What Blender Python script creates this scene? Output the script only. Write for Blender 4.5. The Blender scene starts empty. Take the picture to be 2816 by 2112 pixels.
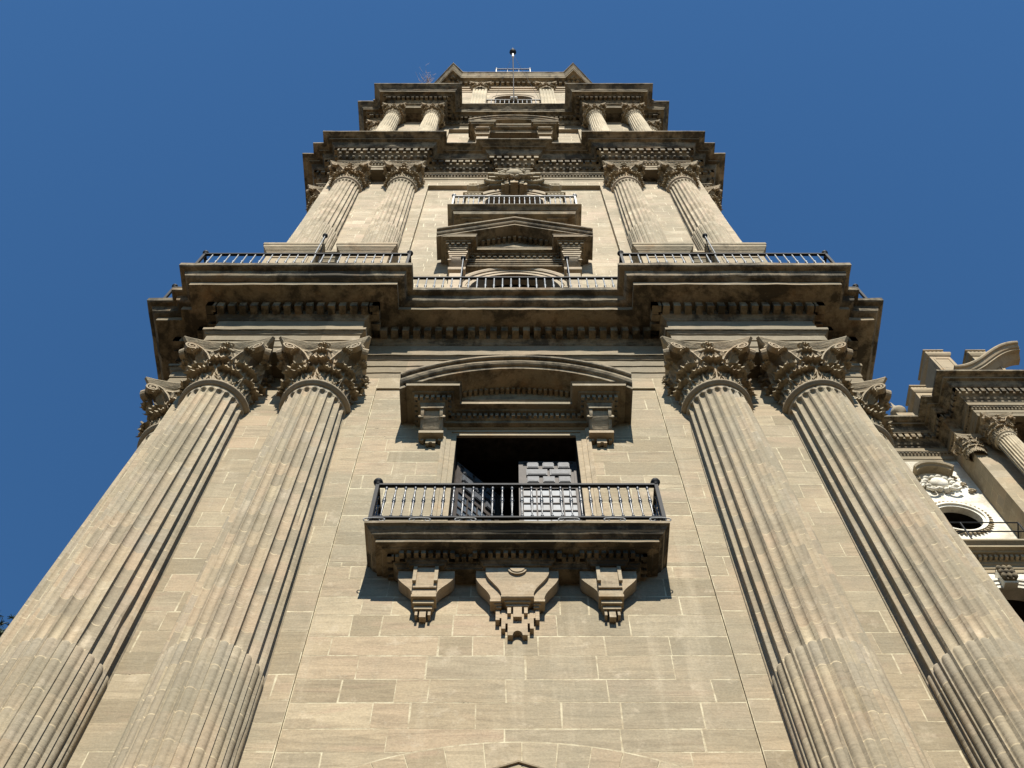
import bpy, math, random
from math import sin, cos, pi, radians, sqrt, atan2, tan
from mathutils import Vector, Matrix, noise

random.seed(7)
S = bpy.context.scene
C = S.collection

# ------------------------------------------------------------ camera, sky, sun
EYE = 1.6                      # eye height; tower coordinates below are measured from the eye level
cam_d = bpy.data.cameras.new('camera')
cam = bpy.data.objects.new('camera', cam_d); C.objects.link(cam)
cam.location = (-0.085, 0, EYE)
cam.rotation_euler = (radians(90 + 66.3), 0, 0)
cam_d.sensor_width = 36; cam_d.lens = 36 * 3000 / 2816
cam_d.clip_end = 3000; cam_d.clip_start = 0.1
S.camera = cam
SUN = Vector((0.045, -0.93, 1.0)).normalized()
w = bpy.data.worlds.new('World'); S.world = w; w.use_nodes = True
nt = w.node_tree; bg = nt.nodes['Background']
sky = nt.nodes.new('ShaderNodeTexSky'); sky.sky_type = 'NISHITA'; sky.sun_disc = False
sky.sun_elevation = math.asin(SUN.z); sky.sun_rotation = radians(180)
sky.altitude = 50; sky.air_density = 1.0; sky.dust_density = 0.25; sky.ozone_density = 4.0
hue = nt.nodes.new('ShaderNodeMix'); hue.data_type = 'RGBA'; hue.blend_type = 'MULTIPLY'; hue.inputs[0].default_value = 1
nt.links.new(sky.outputs[0], hue.inputs[6]); hue.inputs[7].default_value = (0.66, 1.12, 1.36, 1)
nt.links.new(hue.outputs[2], bg.inputs[0]); bg.inputs[1].default_value = 0.052
sl = bpy.data.lights.new('sun', 'SUN'); sun = bpy.data.objects.new('sun', sl); C.objects.link(sun)
sl.energy = 5.0; sl.angle = radians(0.5); sl.color = (1.0, 0.935, 0.825)
sun.rotation_euler = (-SUN).to_track_quat('-Z', 'Y').to_euler()
sun.location = SUN * 120
S.view_settings.view_transform = 'Standard'; S.view_settings.look = 'None'
S.view_settings.exposure = 0.92; S.view_settings.gamma = 1
S.render.resolution_x = 1024; S.render.resolution_y = 768

# ------------------------------------------------------------ materials
class NT:
    def __init__(s, name):
        s.m = bpy.data.materials.new(name); s.m.use_nodes = True
        s.t = s.m.node_tree; s.b = s.t.nodes['Principled BSDF']
    def n(s, typ, **kw):
        nd = s.t.nodes.new(typ)
        for k, v in kw.items():
            if k.startswith('i_'): nd.inputs[int(k[2:])].default_value = v
            else: setattr(nd, k, v)
        return nd
    def l(s, a, b): s.t.links.new(a, b)
    def coord(s, scale=(1, 1, 1), rot=(0, 0, 0), src=None):
        if src is None:
            src = s.n('ShaderNodeNewGeometry').outputs['Position']
        mp = s.n('ShaderNodeMapping'); mp.inputs['Scale'].default_value = scale; mp.inputs['Rotation'].default_value = rot
        s.l(src, mp.inputs['Vector']); return mp.outputs[0]
    def noise(s, vec, scale, detail=4, rough=0.6, dist=0.0):
        nd = s.n('ShaderNodeTexNoise'); nd.inputs['Scale'].default_value = scale
        nd.inputs['Detail'].default_value = detail; nd.inputs['Roughness'].default_value = rough
        nd.inputs['Distortion'].default_value = dist
        s.l(vec, nd.inputs['Vector']); return nd.outputs[0]
    def ramp(s, fac, stops, interp='LINEAR'):
        r = s.n('ShaderNodeValToRGB'); cr = r.color_ramp; cr.interpolation = interp
        while len(cr.elements) < len(stops): cr.elements.new(0.5)
        for e, (p, c) in zip(cr.elements, stops):
            e.position = p; e.color = (*c, 1) if len(c) == 3 else c
        s.l(fac, r.inputs[0]); return r.outputs[0]
    def fr(s, fac, a, b, lo=0.0, hi=1.0):
        r = s.n('ShaderNodeMapRange'); r.inputs[1].default_value = a; r.inputs[2].default_value = b
        r.inputs[3].default_value = lo; r.inputs[4].default_value = hi
        s.l(fac, r.inputs[0]); return r.outputs[0]
    def mix(s, fac, a, b, mode='MIX'):
        m = s.n('ShaderNodeMix', data_type='RGBA', blend_type=mode)
        for src, i in ((fac, 0), (a, 6), (b, 7)):
            if isinstance(src, (int, float)): m.inputs[i].default_value = src
            elif isinstance(src, tuple): m.inputs[i].default_value = (*src, 1)
            else: s.l(src, m.inputs[i])
        return m.outputs[2]
    def math(s, op, a, b=0.0):
        m = s.n('ShaderNodeMath', operation=op)
        for src, i in ((a, 0), (b, 1)):
            if isinstance(src, (int, float)): m.inputs[i].default_value = src
            else: s.l(src, m.inputs[i])
        return m.outputs[0]
    def bump(s, h, strength=0.3, dist=0.01, nrm=None):
        b = s.n('ShaderNodeBump'); b.inputs['Strength'].default_value = strength; b.inputs['Distance'].default_value = dist
        s.l(h, b.inputs['Height'])
        if nrm is not None: s.l(nrm, b.inputs['Normal'])
        return b.outputs[0]

def stone(name, crust=0.0, pal=None, mortar=(0.60, 0.50, 0.34), carve=0.0, streak=1.0, bright=1.0):
    t = NT(name)
    pal = pal or [(0.0, (0.29, 0.235, 0.155)), (0.15, (0.36, 0.29, 0.195)), (0.40, (0.44, 0.35, 0.235)),
                  (0.58, (0.45, 0.345, 0.235)), (0.78, (0.385, 0.32, 0.225)), (1.0, (0.50, 0.405, 0.275))]
    at = t.n('ShaderNodeAttribute', attribute_name='tint', attribute_type='GEOMETRY')
    tint = at.outputs['Fac']; tfr = t.math('FRACT', tint)
    geo = t.n('ShaderNodeNewGeometry')
    # shift every block's grain by its tint
    cmb = t.n('ShaderNodeCombineXYZ')
    t.l(t.math('MULTIPLY', tint, 37.0), cmb.inputs[0]); t.l(t.math('MULTIPLY', tint, 91.0), cmb.inputs[2])
    add = t.n('ShaderNodeVectorMath', operation='ADD'); t.l(geo.outputs['Position'], add.inputs[0]); t.l(cmb.outputs[0], add.inputs[1])
    loc = add.outputs[0]
    base = t.ramp(tfr, pal)
    # bedding streaks, inclined
    ang = t.coord((0.9, 0.9, 7.0), (0, radians(13), 0), loc)
    st = t.noise(ang, 0.75, 4, 0.58, 1.2)
    base = t.mix(t.fr(st, 0.48, 0.72, 0.0, 0.75 * streak), base, (0.235, 0.185, 0.125))
    st2 = t.noise(t.coord((0.7, 0.7, 4.5), (0, radians(-8), 0), loc), 0.6, 4, 0.55, 1.3)
    base = t.mix(t.fr(st2, 0.55, 0.78, 0.0, 0.65 * streak), base, (0.45, 0.315, 0.225))
    # broad cloudy change over many blocks and pale lime runs
    g0 = t.coord()
    cl = t.noise(g0, 0.30, 6, 0.68)
    base = t.mix(t.fr(cl, 0.42, 0.60, 0.0, 0.72), base, (0.30, 0.262, 0.19))
    cl2 = t.noise(g0, 1.1, 6, 0.7, 0.7)
    base = t.mix(t.fr(cl2, 0.52, 0.70, 0.0, 0.45), base, (0.27, 0.225, 0.155))
    run = t.noise(t.coord((1.7, 1.7, 0.13)), 1.3, 5, 0.65)
    base = t.mix(t.fr(run, 0.56, 0.74, 0.0, 0.38), base, (0.56, 0.475, 0.35))
    bl = t.noise(g0, 2.3, 6, 0.7)
    base = t.mix(t.fr(bl, 0.57, 0.68, 0.0, 0.45), base, (0.58, 0.49, 0.37))
    fine = t.noise(g0, 28, 4, 0.7)
    base = t.mix(1.0, base, t.mix(t.fr(fine, 0.3, 0.7), (0.86, 0.86, 0.86), (1.12, 1.12, 1.12)), 'MULTIPLY')
    # mortar faces
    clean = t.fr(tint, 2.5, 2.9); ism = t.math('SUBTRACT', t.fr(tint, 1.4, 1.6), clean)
    mn = t.noise(g0, 3.7, 5, 0.75)
    mo = t.mix(t.fr(mn, 0.40, 0.60), mortar, (0.40, 0.325, 0.22))
    mo = t.mix(t.fr(t.noise(g0, 1.9, 5, 0.8), 0.62, 0.70), mo, (0.10, 0.08, 0.055))
    base = t.mix(ism, base, mo)
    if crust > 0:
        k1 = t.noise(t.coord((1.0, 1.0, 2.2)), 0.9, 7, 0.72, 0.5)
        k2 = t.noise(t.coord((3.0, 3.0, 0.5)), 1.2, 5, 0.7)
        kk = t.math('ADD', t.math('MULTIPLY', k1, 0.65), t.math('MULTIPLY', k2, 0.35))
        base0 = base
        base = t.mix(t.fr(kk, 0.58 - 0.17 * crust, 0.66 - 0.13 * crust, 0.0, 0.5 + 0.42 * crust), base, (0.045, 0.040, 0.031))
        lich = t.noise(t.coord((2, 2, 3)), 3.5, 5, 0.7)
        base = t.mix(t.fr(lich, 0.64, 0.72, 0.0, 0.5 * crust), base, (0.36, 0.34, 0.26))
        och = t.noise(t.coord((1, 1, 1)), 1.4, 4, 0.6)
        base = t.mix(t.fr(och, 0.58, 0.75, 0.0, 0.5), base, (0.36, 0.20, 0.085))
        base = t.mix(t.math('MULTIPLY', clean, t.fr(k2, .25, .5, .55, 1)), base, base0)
    k_ = 0.74 * bright
    base = t.mix(1.0, base, (k_, k_ * 1.015, k_ * 0.99), 'MULTIPLY')
    t.l(base, t.b.inputs['Base Color'])
    t.b.inputs['Roughness'].default_value = 0.88
    t.b.inputs['Specular IOR Level'].default_value = 0.18
    b1 = t.bump(t.noise(g0, 55, 5, 0.7), 0.35, 0.006)
    b2 = t.bump(t.noise(g0, 6, 5, 0.6), 0.5, 0.02, b1)
    b3 = t.bump(st, 0.55, 0.02, b2)
    if carve > 0:
        b3 = t.bump(t.noise(g0, 16, 4, 0.7, 0.4), carve, 0.03, b3)
    t.l(b3, t.b.inputs['Normal'])
    return t.m

M_WALL = stone('wall_stone', streak=0.9, mortar=(0.63, 0.56, 0.40))
M_COL = stone('column_stone', streak=0.45, pal=[(0.0, (0.32, 0.265, 0.19)), (0.25, (0.41, 0.335, 0.23)), (0.5, (0.455, 0.345, 0.235)),
                                  (0.75, (0.36, 0.31, 0.24)), (1.0, (0.50, 0.41, 0.28))])
M_TRIM = stone('trim_stone', crust=0.12, streak=0.6)
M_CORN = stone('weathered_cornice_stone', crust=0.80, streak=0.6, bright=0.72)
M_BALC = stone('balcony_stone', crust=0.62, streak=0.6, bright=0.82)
M_SLAB = stone('balcony_slab_stone', crust=0.92, streak=0.6, bright=0.68)
M_CARVUP = stone('upper_carved_stone', crust=0.1, streak=0.3, carve=0.5, pal=[(0.0, (0.40, 0.33, 0.23)), (1.0, (0.56, 0.47, 0.34))])
M_CARV = stone('carved_stone', crust=0.30, streak=0.4, carve=0.5, bright=0.95)
M_UP = stone('upper_wall_stone', streak=0.55, pal=[(0.0, (0.38, 0.31, 0.22)), (0.25, (0.50, 0.415, 0.30)), (0.6, (0.54, 0.425, 0.32)), (0.8, (0.45, 0.37, 0.27)), (1.0, (0.62, 0.53, 0.40))], mortar=(0.80, 0.73, 0.56))
M_UPC = stone('upper_column_stone', streak=0.25, pal=[(0.0, (0.50, 0.42, 0.30)), (1.0, (0.62, 0.53, 0.39))])
M_WHITE = stone('cleaned_pale_stone', streak=0.1, pal=[(0.0, (0.72, 0.69, 0.62)), (1.0, (0.84, 0.80, 0.73))], mortar=(0.74, 0.70, 0.63), bright=1.22)
M_LAN = stone('lichen_cornice_stone', crust=0.6, streak=0.5, bright=0.85)

def simple(name, col, rough=0.6, metal=0.0, var=0.25, scale=6, spec=0.5, bump=0.15):
    t = NT(name)
    n = t.noise(t.coord(), scale, 5, 0.65)
    c = t.mix(t.fr(n, 0.3, 0.7), tuple(x * (1 - var) for x in col), tuple(min(1, x * (1 + var)) for x in col))
    t.l(c, t.b.inputs['Base Color'])
    t.b.inputs['Roughness'].default_value = rough; t.b.inputs['Metallic'].default_value = metal
    t.b.inputs['Specular IOR Level'].default_value = spec
    t.l(t.bump(t.noise(t.coord(), 60, 3), bump, 0.003), t.b.inputs['Normal'])
    return t.m
M_IRON = simple('black_painted_iron', (0.012, 0.014, 0.017), 0.62, 0.0, 0.3, 9, 0.12)
M_BAL = simple('worn_black_baluster', (0.040, 0.046, 0.052), 0.34, 0.1, 0.5, 14, 0.6)
M_IRON2 = simple('lit_pale_iron', (0.135, 0.150, 0.160), 0.5, 0.0, 0.5, 14, 0.5)  # pale base colour carries the bluish gleam of lit bars
M_WOOD = simple('old_dark_wood', (0.040, 0.031, 0.026), 0.7, 0, 0.45, 14, 0.4)
M_WOOD2 = simple('bleached_door_panel', (0.058, 0.064, 0.074), 0.65, 0, 0.5, 18, 0.4)
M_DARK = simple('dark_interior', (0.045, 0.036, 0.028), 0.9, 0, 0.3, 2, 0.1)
M_SOFF = simple('near_black_soffit', (0.022, 0.018, 0.014), 0.9, 0, 0.7, 5, 0.1)  # near-black base colour on the door soffit and jambs
M_CAP = simple('white_plastic', (0.75, 0.75, 0.72), 0.5)
gl = NT('window_glass'); gl.b.inputs['Base Color'].default_value = (0.16, 0.21, 0.28, 1)
gl.b.inputs['Roughness'].default_value = 0.5; gl.b.inputs['Specular IOR Level'].default_value = 0.25; M_GLASS = gl.m
gn = gl.noise(gl.coord((1, 1, .6)), 3.2, 4); gl.l(gl.mix(gl.fr(gn, .35, .65), (0.02, 0.026, 0.036), (0.095, 0.12, 0.15)), gl.b.inputs['Base Color'])
gm = NT('plaza_paving')
bt = gm.n('ShaderNodeTexBrick'); bt.inputs['Scale'].default_value = 1.6; bt.inputs['Mortar Size'].default_value = 0.012
bt.inputs['Color1'].default_value = (0.18, 0.118, 0.060, 1); bt.inputs['Color2'].default_value = (0.22, 0.148, 0.076, 1)
bt.inputs['Mortar'].default_value = (0.08, 0.06, 0.04, 1)
gm.l(gm.coord(), bt.inputs['Vector'])
gm.l(gm.mix(gm.fr(gm.noise(gm.coord(), 0.7, 6), .3, .7, 0, .5), bt.outputs[0], (0.12, 0.085, 0.05)), gm.b.inputs['Base Color'])
gm.b.inputs['Roughness'].default_value = 0.85
M_GROUND = gm.m
lf = NT('conifer_foliage')
la = lf.n('ShaderNodeAttribute', attribute_name='tint', attribute_type='GEOMETRY')
lf.l(lf.ramp(la.outputs['Fac'], [(0, (0.014, 0.026, 0.014)), (0.6, (0.028, 0.050, 0.024)), (1, (0.060, 0.085, 0.038))]), lf.b.inputs['Base Color'])
lf.b.inputs['Roughness'].default_value = 0.6; M_LEAF = lf.m
M_BARK = simple('bark', (0.10, 0.07, 0.05), 0.9, 0, 0.4, 8)
M_TWIG = simple('dry_reddish_twig', (0.33, 0.25, 0.22), 0.8, 0, 0.3, 8)

# ------------------------------------------------------------ mesh builder
class MB:
    def __init__(s): s.v = []; s.f = []; s.t = []; s.sm = []; s.tint = 0.5; s.smooth = False
    def add(s, vs, fs, tint=None, smooth=None):
        o = len(s.v); s.v.extend([tuple(p) for p in vs])
        tt = s.tint if tint is None else tint; sm = s.smooth if smooth is None else smooth
        for f in fs: s.f.append(tuple(i + o for i in f)); s.t.append(tt); s.sm.append(sm)
    def box(s, x0, x1, y0, y1, z0, z1, tint=None):
        s.add([(x0, y0, z0), (x1, y0, z0), (x1, y1, z0), (x0, y1, z0), (x0, y0, z1), (x1, y0, z1), (x1, y1, z1), (x0, y1, z1)],
              [(0, 3, 2, 1), (4, 5, 6, 7), (0, 1, 5, 4), (1, 2, 6, 5), (2, 3, 7, 6), (3, 0, 4, 7)], tint)
    def grid(s, rows, closed=False, tint=None, smooth=True, flip=False):
        n = len(rows[0]); vs = [p for r in rows for p in r]; fs = []
        for i in range(len(rows) - 1):
            for j in range(n if closed else n - 1):
                k = (j + 1) % n
                q = (i * n + j, i * n + k, (i + 1) * n + k, (i + 1) * n + j)
                fs.append(q[::-1] if flip else q)
        s.add(vs, fs, tint, smooth)
    def lathe(s, prof, n=16, c=(0, 0, 0), a0=0, a1=2 * pi, tint=None, smooth=True, axis='z'):
        full = abs(a1 - a0 - 2 * pi) < 1e-6; m = n if full else n + 1
        rows = []
        for r, z in prof:
            row = []
            for k in range(m):
                a = a0 + (a1 - a0) * k / n
                p = (r * cos(a), r * sin(a), z) if axis == 'z' else (r * cos(a), z, r * sin(a))
                row.append((c[0] + p[0], c[1] + p[1], c[2] + p[2]))
            rows.append(row)
        s.grid(rows, full, tint, smooth)
    def tube(s, pts, r, n=6, tint=None, caps=True):
        pts = [Vector(p) for p in pts]; rows = []
        for i, p in enumerate(pts):
            d = (pts[min(i + 1, len(pts) - 1)] - pts[max(i - 1, 0)]).normalized()
            a = d.cross(Vector((0, 0, 1)));
            if a.length < 1e-3: a = Vector((1, 0, 0))
            a.normalize(); b = d.cross(a)
            rr = r[i] if isinstance(r, (list, tuple)) else r
            rows.append([p + a * rr * cos(2 * pi * k / n) + b * rr * sin(2 * pi * k / n) for k in range(n)])
        s.grid(rows, True, tint, True)
        if caps:
            s.add(rows[0], [tuple(range(n))], tint); s.add(rows[-1], [tuple(range(n))[::-1]], tint)
    def poly_y(s, pts, y0, y1, tint=None):
        """polygon in xz, extruded between y0 (front) and y1"""
        n = len(pts)
        s.add([(x, y0, z) for x, z in pts] + [(x, y1, z) for x, z in pts],
              [tuple(range(n)), tuple(range(2 * n - 1, n - 1, -1))] + [(i, i + n, (i + 1) % n + n, (i + 1) % n) for i in range(n)], tint)
    def jit(s, amp, scale=3.0, start=0):
        for i in range(start, len(s.v)):
            p = Vector(s.v[i]); d = noise.noise_vector(p * scale) + 0.5 * noise.noise_vector(p * scale * 3.1)
            s.v[i] = tuple(p + d * amp)
    def xf(s, mat, start=0):
        for i in range(start, len(s.v)): s.v[i] = tuple(mat @ Vector(s.v[i]))
    def mesh(s, name, mat):
        me = bpy.data.meshes.new(name); me.from_pydata(s.v, [], s.f); me.materials.append(mat)
        a = me.attributes.new('tint', 'FLOAT', 'FACE'); a.data.foreach_set('value', s.t)
        me.polygons.foreach_set('use_smooth', s.sm); me.update(); me.validate()
        return me

def root(name, label, cat, loc, group=None):
    o = bpy.data.objects.new(name, None); C.objects.link(o); o.location = loc
    o.empty_display_size = 0.5
    o['label'] = label; o['category'] = cat
    if group: o['group'] = group
    return o
CUR = [None]
def part(name, mb, mat, parent=None, label=None):
    """mesh authored in the big root's working coordinates, hung under parent"""
    me = mb if isinstance(mb, bpy.types.Mesh) else mb.mesh(name, mat)
    o = bpy.data.objects.new(name, me); C.objects.link(o)
    r = CUR[0]
    if parent is None:
        o.parent = r; o.location = (-r.location.x, -r.location.y, EYE - r.location.z)
    else:
        o.parent = parent
    if label: o['label'] = label
    return o
def place(name, me, loc, parent=None, rotz=0, scale=None, label=None):
    """shared mesh placed at a working-coordinate position"""
    o = bpy.data.objects.new(name, me); C.objects.link(o); r = CUR[0]
    if parent is None:
        o.parent = r; o.location = (loc[0] - r.location.x, loc[1] - r.location.y, loc[2] + EYE - r.location.z)
    else:
        o.parent = parent; o.location = loc
    o.rotation_euler = (0, 0, rotz)
    if scale: o.scale = scale
    if label: o['label'] = label
    return o
def tag(o, label, cat, group=None, kind=None):
    if label: o['label'] = label
    if cat: o['category'] = cat
    if group: o['group'] = group
    if kind: o['kind'] = kind

# ------------------------------------------------------------ plans and sweeps
def offset(plan, d, closed=True):
    n = len(plan); out = []
    def nrm(a, b):
        dx, dy = b[0] - a[0], b[1] - a[1]; L = sqrt(dx * dx + dy * dy) or 1
        return (dy / L, -dx / L)            # outward for counter-clockwise plans
    for i in range(n):
        p = plan[i]
        if not closed and i in (0, n - 1):
            m = nrm(plan[0], plan[1]) if i == 0 else nrm(plan[-2], plan[-1])
            out.append((p[0] + m[0] * d, p[1] + m[1] * d)); continue
        a = nrm(plan[i - 1], p); b = nrm(p, plan[(i + 1) % n])
        k = 1 + a[0] * b[0] + a[1] * b[1]
        out.append((p[0] + (a[0] + b[0]) * d / k, p[1] + (a[1] + b[1]) * d / k))
    return out
def subdiv(plan, step, closed=True):
    """ratios for subdividing each segment"""
    n = len(plan); seg = []
    for i in range(n if closed else n - 1):
        a, b = plan[i], plan[(i + 1) % n]
        L = sqrt((b[0] - a[0]) ** 2 + (b[1] - a[1]) ** 2)
        k = max(1, int(L / step)) if min(a[1], b[1]) < 19.5 or step < 0.2 else 1
        seg.append(k)
    return seg
def sweep(mb, plan, prof, step=0.35, cap_top=True, cap_bot=False, closed=True, jit=0.0, tints=True):
    seg = subdiv(plan, step, closed); rows = []
    for q_ in prof:
        d, z = q_[0], q_[1]
        o = offset(plan, d, closed); row = []; n = len(o)
        for i in range(n if closed else n - 1):
            a, b = o[i], o[(i + 1) % n]
            for k in range(seg[i]):
                t = k / seg[i]; row.append((a[0] + (b[0] - a[0]) * t, a[1] + (b[1] - a[1]) * t, z))
        if not closed: row.append((o[-1][0], o[-1][1], z))
        rows.append(row)
    st = len(mb.v); m = len(rows[0])
    # one tint per stretch of about 1.1 m
    tl = []; cur = random.random(); acc = 0
    for j in range(m):
        acc += step
        if acc > random.uniform(0.8, 1.6): cur = random.random(); acc = 0
        tl.append(cur)
    vs = [p for r in rows for p in r]; mb_o = len(mb.v); mb.v.extend(vs)
    for i in range(len(rows) - 1):
        for j in range(m if closed else m - 1):
            k = (j + 1) % m
            mb.f.append((mb_o + i * m + j, mb_o + i * m + k, mb_o + (i + 1) * m + k, mb_o + (i + 1) * m + j))
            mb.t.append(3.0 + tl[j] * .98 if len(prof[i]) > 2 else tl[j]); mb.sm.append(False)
    if jit: mb.jit(jit, 2.6, st)
    if jit > .008:
        for i in range(st, len(mb.v)):
            x, y, z = mb.v[i]
            if z < prof[-1][1] - .85: continue
            nn = noise.noise(Vector((x * 1.9, y * 1.9, z * 6.0)))
            if nn > .28: mb.v[i] = (x, y, z + .12 * (nn - .28))
            elif nn < -.34: mb.v[i] = (x, y, z + .08 * (nn + .34))
    if cap_top: mb.add(rows[-1], [tuple(range(m))])
    if cap_bot: mb.add(rows[0], [tuple(range(m))[::-1]])
def along(mb, plan, d0, d1, z0, z1, pitch, width, closed=True, ylim=19.0, tint=None, margin=0.0, fn=None):
    """blocks (dentils) in a row along the plan between offsets d0 (back) and d1 (front)"""
    inner = offset(plan, d0, closed); outer = offset(plan, d1, closed); n = len(plan)
    for i in range(n if closed else n - 1):
        j = (i + 1) % n
        a, b = outer[i], outer[j]; ai, bi = inner[i], inner[j]
        L = sqrt((b[0] - a[0]) ** 2 + (b[1] - a[1]) ** 2)
        if L < width * 1.2 or min(a[1], b[1]) > ylim: continue
        ux, uy = (b[0] - a[0]) / L, (b[1] - a[1]) / L; nx, ny = uy, -ux
        # usable stretch: keep clear of inner corners
        s0 = (ai[0] - a[0]) * ux + (ai[1] - a[1]) * uy; s1 = (bi[0] - a[0]) * ux + (bi[1] - a[1]) * uy
        lo = max(0, s0 if s0 < 0 else 0); lo = 0; hi = L
        k = max(1, int(round((hi - lo - width) / pitch)));
        if k == 0: continue
        for q in range(k + 1):
            c = lo + width / 2 + (hi - lo - width) * q / k
            x, y = a[0] + ux * c, a[1] + uy * c; h = width / 2; dd = d1 - d0
            if fn: fn(mb, x, y, ux, uy, nx, ny); continue
            P = []
            for zz in (z0, z1):
                for s_, e_ in ((-h, 0), (h, 0), (h, -dd), (-h, -dd)):
                    P.append((x + ux * s_ + nx * e_, y + uy * s_ + ny * e_, zz + random.uniform(-.004, .004)))
            mb.add(P, [(0, 3, 2, 1), (4, 5, 6, 7), (0, 1, 5, 4), (1, 2, 6, 5), (2, 3, 7, 6), (3, 0, 4, 7)], random.random() if tint is None else tint)
def rake(mb, path, prof, yw, plumb=True, tint=None):
    """moulding along a path in xz; prof = (normal offset, projection)"""
    n = len(path); rows = []
    for i, p in enumerate(path):
        a = path[max(i - 1, 0)]; b = path[min(i + 1, n - 1)]
        if 0 < i < n - 1:
            d1 = Vector((p[0] - a[0], p[1] - a[1])).normalized(); d2 = Vector((b[0] - p[0], b[1] - p[1])).normalized()
            m1 = Vector((-d1.y, d1.x)); m2 = Vector((-d2.y, d2.x)); mm = (m1 + m2) / (1 + m1.dot(m2))
        else:
            d1 = Vector((b[0] - a[0], b[1] - a[1])).normalized(); mm = Vector((-d1.y, d1.x))
            # vertical plumb cut at the two ends
            if plumb: mm = Vector((0, 1 / max(0.3, mm.y)))
        rows.append([(p[0] + mm.x * q, yw - pr, p[1] + mm.y * q) for q, pr in prof])
    mb.grid(rows, True, tint, False, flip=True)
    k = len(prof)
    mb.add(rows[0], [tuple(range(k))], tint); mb.add(rows[-1], [tuple(range(k))[::-1]], tint)
def arc_pts(cx, cz, r, a0, a1, n):
    return [(cx + r * cos(a0 + (a1 - a0) * k / n), cz + r * sin(a0 + (a1 - a0) * k / n)) for k in range(n + 1)]

def masonry(mb, x0, x1, z0, z1, y, ch=0.5, bw=1.05, holes=(), gap=0.020, normal='y-', d=0.0008, seedc=0):
    """coursed ashlar: every block its own slightly irregular face in front of a mortar bed"""
    rnd = random.Random(int(x0 * 100) + int(z0 * 31) + seedc)
    def P(u, v, dep):
        if normal == 'y-': return (u, y + dep, v)
        if normal == 'x-': return (y + dep, -u, v)
        if normal == 'x+': return (y - dep, u, v)
    def cell(a, b, zl, zh, tint):
        j = lambda k=0.011: rnd.uniform(-k, k)
        pr = -rnd.uniform(0, 0.0012); g = gap / 2
        c = [(a + g + j(), zl + g + j()), (b - g + j(), zl + g + j()), (b - g + j(), zh - g + j()), (a + g + j(), zh - g + j())]
        fr = [P(u, v, pr) for u, v in c]; bk = [P(u, v, d + 0.002) for u, v in c]
        mb.add(fr + bk, [(0, 1, 2, 3), (0, 4, 5, 1), (1, 5, 6, 2), (2, 6, 7, 3), (3, 7, 4, 0)], tint)
    def mort(a, b, zl, zh):
        mb.add([P(a, zl, d), P(b, zl, d), P(b, zh, d), P(a, zh, d)], [(0, 1, 2, 3)], 2.0)
    nrow = max(1, int(round((z1 - z0) / ch))); zs = [z0 + (z1 - z0) * k / nrow for k in range(nrow + 1)]
    for k in range(1, nrow): zs[k] += rnd.uniform(-0.09, 0.09) * ch
    for zl, zh in zip(zs[:-1], zs[1:]):
        # bands of solid x between holes for this course
        cuts = [zl, zh]
        for (hx0, hx1, hz0, hz1) in holes:
            for q in (hz0, hz1):
                if zl + 0.02 < q < zh - 0.02: cuts.append(q)
        cuts.sort()
        for a_z, b_z in zip(cuts[:-1], cuts[1:]):
            spans = [(x0, x1)]
            for (hx0, hx1, hz0, hz1) in holes:
                if hz0 < (a_z + b_z) / 2 < hz1:
                    ns = []
                    for a, b in spans:
                        if hx1 <= a or hx0 >= b: ns.append((a, b)); continue
                        if a < hx0: ns.append((a, hx0))
                        if b > hx1: ns.append((hx1, b))
                    spans = ns
            for a, b in spans:
                mort(a, b, a_z, b_z); u = a; first = True
                while u < b - 0.02:
                    wd = bw * rnd.choice((0.45, 0.8, 1.0, 1.15, 1.4)) * rnd.uniform(0.9, 1.1)
                    if first: wd *= rnd.uniform(0.4, 1.0); first = False
                    e = u + wd
                    if e > b - 0.25: e = b
                    cell(u, e, a_z, b_z, rnd.random()); u = e

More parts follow.
